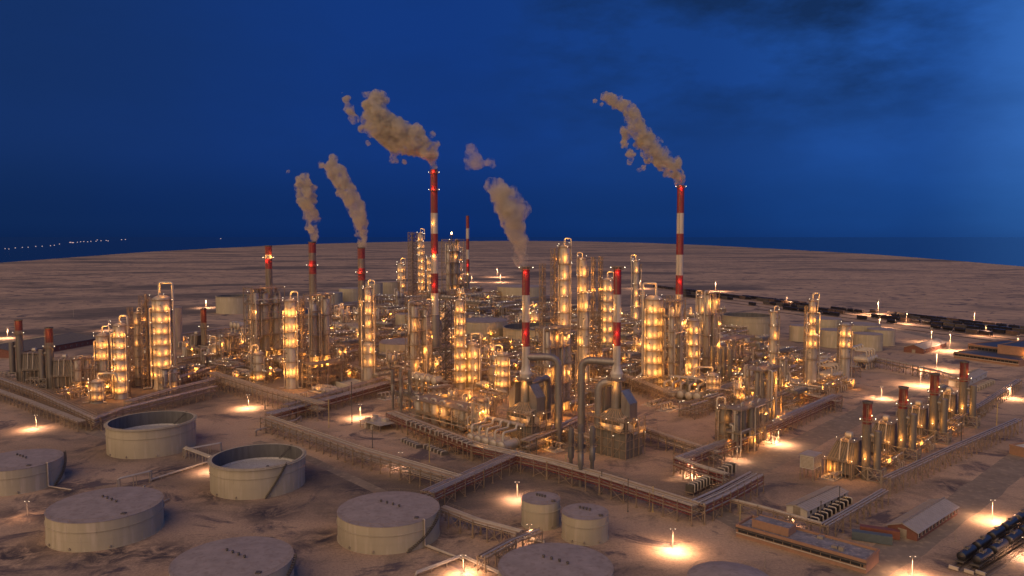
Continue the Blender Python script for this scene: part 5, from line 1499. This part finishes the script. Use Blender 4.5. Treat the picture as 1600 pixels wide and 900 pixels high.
for O, d, L_, yaw, cnt, s0, where in CAR:
    if where == 'near siding':
        for j in range(cnt):
            loc_ = O + d*(s0 + 6 + j*12.4) + Vector((0, 0, .42)); lb = 'black tank wagon on the %s near siding' % ('left' if cnt == 13 else 'middle')
            q = topx(loc_)
            if q[0] > 1680: break
            lb = ('%s black tank wagon from the buffer stop on the %s near track' % (('first','second','third','fourth','fifth','sixth','seventh','eighth','ninth','tenth','eleventh','twelfth','thirteenth')[j], 'left' if cnt == 13 else 'middle'))
            if first: proto.location = loc_; proto.rotation_euler = (0,0,yaw); proto['label'] = lb; first = False
            else: dup(proto, loc_, yaw, lb)
    elif cnt:
        sp = 14.5; x = s0
        while x < L_ - 12 and cn_ < 285:
            if rr_.random() < .14: x += sp*rr_.choice((1, 2, 3)); continue
            kind_ = rr_.random()
            o = bpy.data.objects.new('tank_wagon' if kind_ < .4 else 'goods_wagon', md if kind_ < .4 else rr_.choice(carm)); col.objects.link(o)
            o.location = O + d*x + Vector((0,0,.42)); o.rotation_euler = (0,0,yaw); o.scale = (1.12, 1.25, 1.3)
            if topx(o.location)[0] > 1620: bpy.data.objects.remove(o); break
            tag(o, 'dark tank wagon parked in the far rail yard' if kind_ < .4 else 'dark goods wagon parked in the far rail yard', 'wagon', 'tank wagons in the far rail yard' if kind_ < .4 else 'goods wagons in the far rail yard'); cn_ += 1
            x += sp

# ================================================================ lamp posts
LPD = [(57,669,648,'by the far left front rack',1.0),(388,637,616,'on the sand left of the red girder rack',1.0),(563,652,631,'before the red girder rack in the centre left',1.1),(626,728,706,'inside the bend of the long front rack',.5),
 (808,778,752,'left of the two small upright tanks',1.0),(1051,857,825,'alone on the open sand at bottom centre right',1.15),(1079,742,716,'under the short bright red girder',1.0),(1216,693,670,'beside the long right rack, very bright',1.1),
 (1152,718,697,'between the right rack and the front right corner',.35),(1377,622,604,'in the open before the nearest red topped chimneys',1.2),(1578,622,601,'at the right edge behind the fourth chimney',.9),(1425,900,868,'at the bottom between office and rails',1.0),
 (724,893,866,'at the lit pipe corner at the bottom',1.0),(1550,812,780,'left of the tank wagons at bottom right',1.0),(43,806,782,'between the two closed tanks at left edge, faint',.12),(598,900,880,'at the bottom edge right of the lower middle tank',.01),
 (1463,578,549,'right of the thin fence like rack',1.0),(1438,602,572,'behind the second red topped chimney',.9),(1484,548,517,'near the dark red shed',.8),(1455,535,512,'between tank farm and dark red shed',.8),
 (1372,492,468,'behind the tank farm before the rail yard',1.2),(1522,503,487,'at the far right beyond the rail yard',1.1),(1416,506,486,'over the rail yard behind the nearest farm tank',.5),(1374,512,494,'right behind the rightmost farm tank',.9),
 (1118,455,440,'far behind the right tall chimney',1.3),(1229,476,462,'far behind the slim right column',.5),(322,481,467,'far left behind the small red chimney',1.2),(12,528,512,'at the left edge behind the leftmost chimney',1.1),
 (170,516,500,'far left behind the left column group',.5),(714,428,415,'far behind the tallest chimney',.9),(777,433,418,'far behind the left big heater chimney, left',.9),(782,441,427,'far behind the left big heater chimney, nearer',.9),(737,441,430,'right of the thinnest chimney',.8),
 (1195,545,522,'right of the wide open tank',1.0),(1000,418+33,436,'far behind the slender lone column',.9),(1229,617,597,'beside the rear tier of the exchanger wall',1.0),(1130,498,478,'left of the wide open tank',.9),(1540,525,508,'before the far right hall',.8),
 (827,846,818,'at the foot of the left small upright tank',.18),(1235,820,806,'at the low rack behind the brick office',.45),(330,735,712,'between the two open tanks',.8),(1600,870,838,'at the right edge below the tank wagons',1.0),(650,530,513,'behind the central lattice tower',.8),(1590,545,524,'at the right edge before the halls',.7)]
for x, yb, yt, where, p in LPD:
    if p < .02: continue
    lamp_post(x, yb, yt, 'lit lamp post ' + where, p)
for x, yb, yt, where in [(1493,847,818,'right of the brick shed'),(1195,888,862,'left of the brick office'),(327,627,605,'at the left end of the wide brown rack'),(1022,655,633,'in the sandy court'),(1027,672,650,'behind the right big heater'),(1104,640,620,'right in the sandy court'),(343,478,462,'far out on the desert at left'),(115,495,478,'far out behind the long blue roofed shed'),(1445,480,462,'far out beyond the rail yard')]:
    lamp_post(x, yb, yt, 'unlit slim lamp post ' + where, 0, lit=False)
MS = [(463,652,626,'left over the red girder rack'),(514,668,626,'tall, over the start of the long front rack'),(550,661,598,'tallest, before the grey slab'),(414,640,627,'at the left end of the long front rack'),(671,722,685,'under the low fins'),(757,772,735,'by the middle red girder'),(838,732,686,'at the front of the left big heater'),(884,748,712,'before the four bright flues'),(940,772,738,'left on the right half of the front rack'),(981,800,750,'over the front rack near the small pair'),(1020,800,762,'right of it near the corner'),(1282,820,785,'left over the white shed'),(1311,800,762,'right over the white shed'),(1156,822,790,'left of the brick office roof'),(582,700,668,'under the grey slab'),(1502,690,655,'between third and fourth chimney'),(1557,672,632,'right of the fourth chimney'),(610,600,568,'beside the domed tank')]
for i, (x, yb, yt, where) in enumerate(MS): mast(x, yb, yt, 'slim vent pole ' + where, 'mast_yellow' if i % 3 == 1 else 'steel_dark', .3)

# ================================================================ smoke
random.seed(5)
def base(k): return CH[k].location
smoke([base('c2'), (491,375,6),(488,355,9),(486,335,12),(480,315,15),(475,295,15),(473,282,12)], 'shortest smoke plume, rising from the middle back chimney', 1, extra=[(450,268,3)])
smoke([base('c3'), (567,383,7),(565,360,10),(562,338,14),(552,318,15),(540,295,16),(528,272,16),(518,262,10),(522,246,8)], 'leaning smoke plume from the right back chimney', 2, extra=[(502,258,6),(500,252,3)])
smoke([base('main'), (677,262,6),(676,248,8),(668,232,16),(648,222,24),(625,215,30),(604,200,28),(590,182,22),(587,165,17),(586,150,12)], 'largest and highest smoke plume, blowing left off the tallest chimney', 3, extra=[(598,148,7),(570,148,6),(541,155,7),(546,170,10),(553,186,10),(566,202,8),(578,207,7),(534,145,3),(614,248,8),(632,252,5),(574,224,5)])
smoke([base('h1'), (815,417,7),(813,398,10),(810,375,15),(802,350,19),(796,330,23),(788,312,22),(775,295,16),(764,284,9)], 'broad dense smoke plume over the left big heater chimney', 4, dens=.24, extra=[(816,322,13)])
smoke([base('h1'), (742,258,10),(738,246,13),(736,232,9)], 'detached smoke puff high above the broad heater plume', 5, extra=[(766,254,10),(772,260,6),(730,262,5)], dens=.15)
smoke([base('right'), (1063,287,6),(1060,275,10),(1048,262,15),(1032,248,16),(1018,232,16),(1006,215,16),(992,198,16),(990,180,14),(978,168,12),(962,158,11),(946,150,8)], 'long thin smoke trail up and left from the right tall chimney', 6, extra=[(985,240,9),(975,226,8),(974,205,8),(1006,262,5),(984,252,6),(998,266,5),(930,158,4),(940,163,4)])
# ================================================================ dense small plant between the towers
LM = [(257,500,'the fattest left column'),(190,540,'the left six ring column'),(33,560,'the leftmost chimney'),(80,565,'the second chimney from the left'),(320,520,'the small red topped chimney'),(405,570,'the bright hooked grey column'),
 (457,540,"the double tower's front column"),(508,520,"the double tower's right column"),(577,540,'the stepped column'),(567,500,'the third back chimney'),(626,545,'the domed centre tank'),(668,530,'the central lattice tower'),(627,440,'the small far column'),(665,430,'the slender far columns'),(708,420,'the far flare tower'),
 (719,540,'the tall thin centre column'),(739,570,'the two ring stubby column'),(785,585,'the three ring stubby column'),(812,640,'the left big heater'),(870,570,'the dark central frame'),(881,460,'the tallest centre column'),(909,520,'the second tallest centre column'),(948,490,'the six ring centre column'),
 (963,640,'the right big heater'),(993,460,'the slender lone column'),(1020,530,'the fat six ring column'),(1060,480,'the right tall chimney'),(1081,550,'the five ring column'),(1068,625,'the looped drums in the court'),(1113,600,'the four bluish flues'),(1167,505,'the wide open tank at right'),
 (1170,670,'the front exchanger wall'),(1192,620,'the rear exchanger tier'),(1207,540,'the slim right column'),(1266,540,'the needle topped column'),(1318,550,'the shorter twin column'),(1352,690,'the first right chimney'),(1408,660,'the second right chimney'),(1457,640,'the third right chimney'),(1503,620,'the fourth right chimney'),
 (1340,520,'the right hand tank farm'),(754,515,'the wide centre tank'),(838,520,'the open centre tank'),(608,810,'the lower middle tank'),(660,700,'the front cooler row')]
USED = {}
ORD = ('nearest', 'second nearest', 'third nearest', 'fourth nearest', 'fifth nearest', 'sixth nearest', 'seventh nearest', 'eighth nearest', 'ninth nearest')
def where(px, py):
    x, y, tx = min(LM, key=lambda q: (q[0]-px)**2 + ((q[1]-py)*1.6)**2)
    dx, dy = px-x, py-y
    if abs(dx) > 14 and abs(dx) > abs(dy)*.8: rel = 'left of' if dx < 0 else 'right of'
    elif dy > 6: rel = 'in front of'
    elif dy < -6: rel = 'behind'
    else: rel = 'at the foot of'
    return rel + ' ' + tx
def autolabel(desc, px, py):
    w_ = where(px, py); USED.setdefault((desc, w_), 0); i = USED[(desc, w_)]; USED[(desc, w_)] += 1
    if i and len((desc + ' ' + w_).split()) > 15: w_ = ' '.join(w_.split()[:15-len(desc.split())])
    return '%s %s' % (desc, w_) if i == 0 else '%s %s, %s' % (desc, w_, ('another', 'third', 'fourth', 'fifth', 'sixth', 'seventh', 'eighth', 'ninth', 'tenth')[min(i-1, 8)])

PR = []
def proto_fill(kind, seed):
    rng = random.Random(seed); t = thing(kind[0], kind[1], kind[2], (0,0,-500), 0, kind[3])
    if kind[4] == 'vessels':
        L_, W_ = 12, 7; fl = [4.2, 8.4]
        frame_mb(L_, W_, fl, 3, 1, .32).build('frame', 'steel_brown', t, False)
        for z in fl: floor_slab(L_, W_, z, t)
        for i in range(3): cup(t, -4+i*4, rng.uniform(-1,1), rng.uniform(1.0,1.5), 1, rng.uniform(8.5,12.5), rng.choice(('cladding','cladding_dark')))
        pipes_in(t, L_, W_, 10, 10, rng)
        for z in (5.2, 9.6): light(t, (rng.uniform(-5,5), -3.9, z-.8), 1200)
        for i in range(5): bulb(t, (rng.uniform(-6,6), rng.choice((-3.6,3.6)), rng.choice((5.4, 9.6))), .19)
    elif kind[4] == 'drums':
        L_, W_ = 10, 8; frame_mb(L_, W_, [3.6], 2, 1, .32).build('frame', 'steel_brown', t, False); floor_slab(L_, W_, 3.6, t)
        for i in range(3):
            o = MB().drum((-3.2+i*3.2,-3,5.2),(-3.2+i*3.2,3.2,5.2),1.15,12).build('drum', rng.choice(('pipe_pale','cladding')), t)
            MB().box(-3.6+i*3.2,-2,3.9,-2.8+i*3.2,-1.6,4.4).box(-3.6+i*3.2,1.8,3.9,-2.8+i*3.2,2.2,4.4).build('saddle', 'steel_brown', o, False)
        pipes_in(t, L_, W_, 7.5, 9, rng); light(t, (rng.uniform(-4,4), -5.2, 4.6), 1200); light(t, (2, 1, 2.2), 760)
        for i in range(4): bulb(t, (rng.uniform(-5,5), rng.choice((-4.1,4.1)), 4.9), .18)
    elif kind[4] == 'pumps':
        MB().box(-7,-4,0,7,4,.35).build('plinth', 'concrete', t, False)
        for i in range(5):
            x = -5.6+i*2.8; p = MB().drum((x,-2.2,1.1),(x,.2,1.1),.55,10).rings([(.5,.3),(.5,1.9),(.2,2.0)], 10, x, 1.2)
            p.build('pump', rng.choice(('pipe_grey','cladding_dark','pipe_pale')), t)
            MB().tube([(x,1.2,1.8),(x,1.2,3.4),(x,3.6,3.4)], .24, 6).build('pipe', 'pipe_pale', t)
        MB().tube([(-7,3.6,3.4),(7,3.6,3.4)], .36, 8).tube([(-7,4.3,2.9),(7,4.3,2.9)], .28, 8).build('header_pipe', 'pipe_grey', t)
        s = MB()
        for x in (-6.5,-2,2,6.5): s.bar((x,3.9,.3),(x,3.9,3.1),.25)
        s.build('pipe_support', 'steel_brown', t, False); light(t, (0, -1.5, 4.4), 950)
    elif kind[4] == 'maze':
        L_, W_ = 14, 9; frame_mb(L_, W_, [3.4, 6.6], 4, 2, .28).build('frame', 'steel_brown', t, False)
        for i in range(7):
            z = rng.choice((3.6, 6.9)); y = -4+i*1.3
            MB().tube([(-8,y,z+.3),(8,y,z+.3)], rng.choice((.2,.3,.42)), 6).build('pipe', rng.choice(('pipe_grey','pipe_pale','pipe_rust')), t)
        for i in range(5):
            x = -6+i*3; z = rng.choice((3.2, 6.2)); MB().tube([(x,-5.5,z),(x,5.5,z),(x,5.5,.4)], rng.choice((.2,.3)), 6).build('pipe', rng.choice(('pipe_grey','pipe_pale')), t)
        light(t, (rng.uniform(-5,5), 0, 5.0), 1050); 
        for i in range(3): bulb(t, (rng.uniform(-7,7), rng.choice((-4.6,4.6)), 7.6), .18)
    elif kind[4] == 'fans':
        L_, W_ = 16, 8; frame_mb(L_, W_, [8.0], 4, 1, .32).build('frame', 'steel_brown', t, False)
        MB().box(-L_/2,-W_/2,8.1,L_/2,W_/2,9.6).build('plenum', 'cladding_dark', t, False); floor_slab(L_+1.6, W_+1.6, 7.6, t)
        for i in range(4):
            x = -6+i*4; f = MB().rings([(1.7,9.6),(1.6,10.6),(1.45,10.6),(1.45,10.0),(.1,9.98)], 18, x, 0).build('fan_ring', 'cladding', t)
            b = MB()
            for a in range(4): b.bar((x,0,10.3),(x+1.35*math.cos(a*1.571+i),1.35*math.sin(a*1.571+i),10.35),.3)
            b.build('fan_blade', 'steel_dark', f, False)
        pipes_in(t, L_, W_, 7.5, 8, rng); light(t, (rng.uniform(-6,6), -3.5, 5.0), 1250); light(t, (rng.uniform(-6,6), 0, 3.0), 950)
    elif kind[4] == 'hooks':
        L_, W_ = 7, 5; frame_mb(L_, W_, [5.0, 10.0], 1, 1, .3).build('frame', 'steel_brown', t, False)
        for z in (5, 10): floor_slab(L_, W_, z, t)
        for i, x in enumerate((-1.8, 1.8)):
            cup(t, x, 0, 1.35, 1, 13+i*1.5); hook(t, x, 0, .38, 13+i*1.5, 2.4*(1 if i else -1), 6)
        pipes_in(t, L_, W_, 10, 6, rng); light(t, (1.8,-3.2,11.6), 1400); light(t, (-2,-3.4,6.5), 1250); light(t, (0,-2,15.5), 950)
        for i in range(5): bulb(t, (rng.uniform(-3.5,3.5), -2.6, rng.choice((6.2, 11.2))), .19)
    if seed % 10 == 3 or (seed % 10 == 2 and kind[4] == 'maze'):
        for c_ in [c_ for c_ in t.children if c_.type == 'LIGHT']: bpy.data.objects.remove(c_)
    return t
KD = [('vessel_group','steel frame of upright vessels','vessels','small steel frames with vessels','vessels'),
      ('drum_deck','deck of short drums','drum deck','raised decks with drums','drums'),
      ('pump_row','row of pumps on a slab','pumps','rows of pumps','pumps'),
      ('pipe_maze','maze of framed pipes','pipes','low frames full of pipes','maze'),
      ('fan_deck','deck with four fan rings','fan deck','decks with fan rings','fans'),
      ('hooked_vessels','pair of vessels with hooked pipes','vessel pair','pairs of hooked vessels','hooks')]
# spots: kind index, px, py, scale
FS = [(0,295,596,1),(3,250,590,1.1),(1,225,592,1),(3,180,608,1),(2,140,618,1),(1,110,600,1),(3,60,596,1.1),(3,110,622,.9),(2,330,590,1),(3,375,590,1.2),(1,430,590,1),(3,300,575,1.2),
 (5,352,552,1),(5,380,552,.9),(1,345,575,1.1),(3,440,572,1.1),(0,470,556,1),(3,540,565,1.2),(2,500,612,1),(2,470,625,1),(1,545,590,.9),(3,590,588,1.1),(4,600,605,1),(1,640,608,1),(3,665,612,1.2),(0,684,600,1),(2,610,622,1),
 (4,640,638,1),(4,676,640,.9),(5,708,640,.8),(5,730,650,.85),(5,765,655,.8),(1,700,662,.8),(3,720,672,.9),(3,760,690,.9),(2,790,700,.9),(3,690,622,1),(1,755,612,1),(3,770,630,1),
 (3,800,612,1.2),(0,830,618,1),(3,858,640,1),(1,890,640,1),(3,905,622,1.2),(0,930,632,1),(3,880,690,.9),(2,860,702,.9),(4,925,595,1.1),(3,955,600,1.3),(0,985,600,1),(3,1010,612,1.2),(1,1040,606,1),(3,890,606,1.2),(3,930,655,1),
 (0,975,578,1.1),(3,1000,585,1.3),(4,1035,580,1.1),(0,1060,590,1),(3,1095,612,1.2),(1,1075,605,1),(3,1120,640,1.1),(2,1045,640,1),(3,1085,650,1.1),(2,1020,632,1),(3,1150,612,1.2),(0,1165,600,1),(3,1185,640,1),(1,1230,606,1),(3,1245,600,1.1),
 (3,990,545,1.4),(4,960,560,1.2),(0,1000,560,1.2),(3,1035,560,1.4),(0,1040,540,1.2),(3,1070,555,1.4),(1,1100,575,1.2),(3,920,570,1.3),(0,900,575,1.2),(3,935,545,1.4),(3,970,530,1.5),(0,1000,525,1.3),
 (3,1120,560,1.3),(1,1160,570,1.2),(3,1180,560,1.3),(3,1215,575,1.2),(0,1235,580,1),(3,1260,575,1.2),(1,1290,570,1.1),(3,1285,615,1),(1,1322,606,1),(1,1280,603,1),
 (3,600,530,1.4),(3,640,585,1.2),(1,585,560,1.2),(3,690,560,1.4),(0,700,545,1.3),(3,720,530,1.4),(3,760,580,1.2),(1,810,570,1.2),(3,820,590,1.2),(3,450,540,1.3),(0,365,540,1.2),(3,330,545,1.4),(1,300,548,1.3),(3,390,530,1.4),(4,450,522,1.3),(3,480,508,1.6),
 (3,640,478,1.9),(1,610,472,1.8),(3,670,470,2),(0,690,470,1.6),(3,720,466,2),(1,745,458,1.8),(3,770,470,2),(3,800,478,1.9),(4,700,482,1.7),(3,735,492,1.8),(3,620,500,1.7),(3,690,505,1.6),(0,720,455,1.6),(3,660,455,2),(3,590,475,1.8),(1,780,488,1.7),
 (3,540,492,1.7),(3,1100,510,1.6),(0,1120,500,1.5),(3,940,510,1.7),(3,900,520,1.6),(0,1060,520,1.5),(3,860,500,1.6),(1,1010,500,1.6),
 (3,250,560,1.3),(1,230,560,1.3),(3,210,575,1.2),(3,170,580,1.2),(1,280,540,1.4),(0,310,565,1.2),
 (1,1330,735,.8),(3,1390,730,.8),(1,1385,705,.85),(3,1440,702,.8),(1,1432,678,.85),(3,1488,678,.8),(1,1480,655,.9),(3,1525,650,.8),(2,1300,745,.8),(1,1465,632,.9),(4,1470,620,.7),(3,1420,650,.9),(3,1375,690,.8),
 (2,1200,690,.7),(2,1240,640,.8),(3,845,655,.9),(2,960,705,.7)]

def inside(x, y, poly):
    c = False
    for i in range(len(poly)):
        (x1, y1), (x2, y2) = poly[i-1], poly[i]
        if (y1 > y) != (y2 > y) and x < (x2-x1)*(y-y1)/(y2-y1)+x1: c = not c
    return c
CORE = [[(285,585),(330,545),(400,520),(520,500),(640,470),(780,468),(900,490),(1000,490),(1120,505),(1200,545),(1330,585),(1300,612),(1215,640),(1160,650),(1090,625),(1010,606),(960,600),(900,640),(860,655),(760,600),(690,612),(600,600),(560,560),(470,565),(400,600),(330,600)],
        [(100,596),(180,566),(240,566),(300,590),(250,600),(180,620),(120,622)]]
avoid = [at(x, y) for _, x, y, _ in FS] + [o.location.copy() for o in THINGS if o.get('category') in ('tower', 'heater', 'chimney', 'building', 'shed', 'tank')]
rad_ = {'tank': 22}
av = [(at(x, y), 7.5) for _, x, y, _ in FS] + [(o.location.copy(), {'tank': 19, 'heater': 12, 'building': 14, 'shed': 12}.get(o.get('category'), 5.5)) for o in THINGS if o.get('category') in ('tower', 'heater', 'chimney', 'building', 'shed', 'tank')]
ra = random.Random(77)
NA = 0
for i in range(-60, 60):
    for j in range(0, 80):
        P = AX*(i*17.5) + BX*(j*16.5) + Vector((ra.uniform(-4,4), ra.uniform(-4,4), 0))
        if P.y < 150 or ra.random() < min(.85, max(0, (P.y-560)/700)): continue
        x, y = topx(P)
        if not any(inside(x, y, c) for c in CORE): continue
        if any((P-q).length < d for q, d in av): continue
        FS.append((ra.choice((3,3,3,3,0,1,5,4,2)), round(x), round(y), ra.uniform(.9, 1.25)*(1 + max(0, (P.y-500)/1200)))); av.append((P, 8)); NA += 1
print('auto fill', NA)
protos = {}
rngf = random.Random(42); ALLF = {}
for ki, x, y, sc_ in FS:
    kd = KD[ki]; key = (ki, rngf.randrange(4))
    P = at(x, y); yaw = rngf.choice((YB, YB, YA, YB+math.pi)) + rngf.uniform(-.03,.03)
    if x < 420: yaw += R(14)
    wv = where(x, y); lb = kd[1] + ' ' + wv
    if key not in protos:
        protos[key] = proto_fill(kd, ki*10+key[1]); o = protos[key]; o.location = P; o.rotation_euler = (0,0,yaw); o['label'] = lb; o.scale = (sc_,)*3
    else: o = dup(protos[key], P, yaw, lb, kd[3], (sc_,)*3)
    ALLF.setdefault(lb, []).append((x, o))
NTH = ('leftmost', 'second from left', 'third from left', 'fourth from left', 'fifth from left', 'sixth from left', 'seventh from left', 'eighth from left', 'ninth from left', 'tenth from left', 'eleventh from left', 'twelfth from left', 'thirteenth from left')
for lb, lst in ALLF.items():
    lst.sort(key=lambda q: q[0])
    if len(lst) > 1:
        for i, (x, o) in enumerate(lst):
            o['label'] = '%s, %s' % (lb, 'rightmost' if i == len(lst)-1 else NTH[min(i, 12)])
seen_ = {}
for o in THINGS:
    if o.get('label'): seen_.setdefault(o['label'], []).append(o)
for lb, q in seen_.items():
    if len(q) > 1: print('DUP', lb, len(q))
    if len(lb.split()) > 16: print('LONG', lb)
print('things', len(THINGS), 'lights', NL[0], 'objects', len(bpy.data.objects))
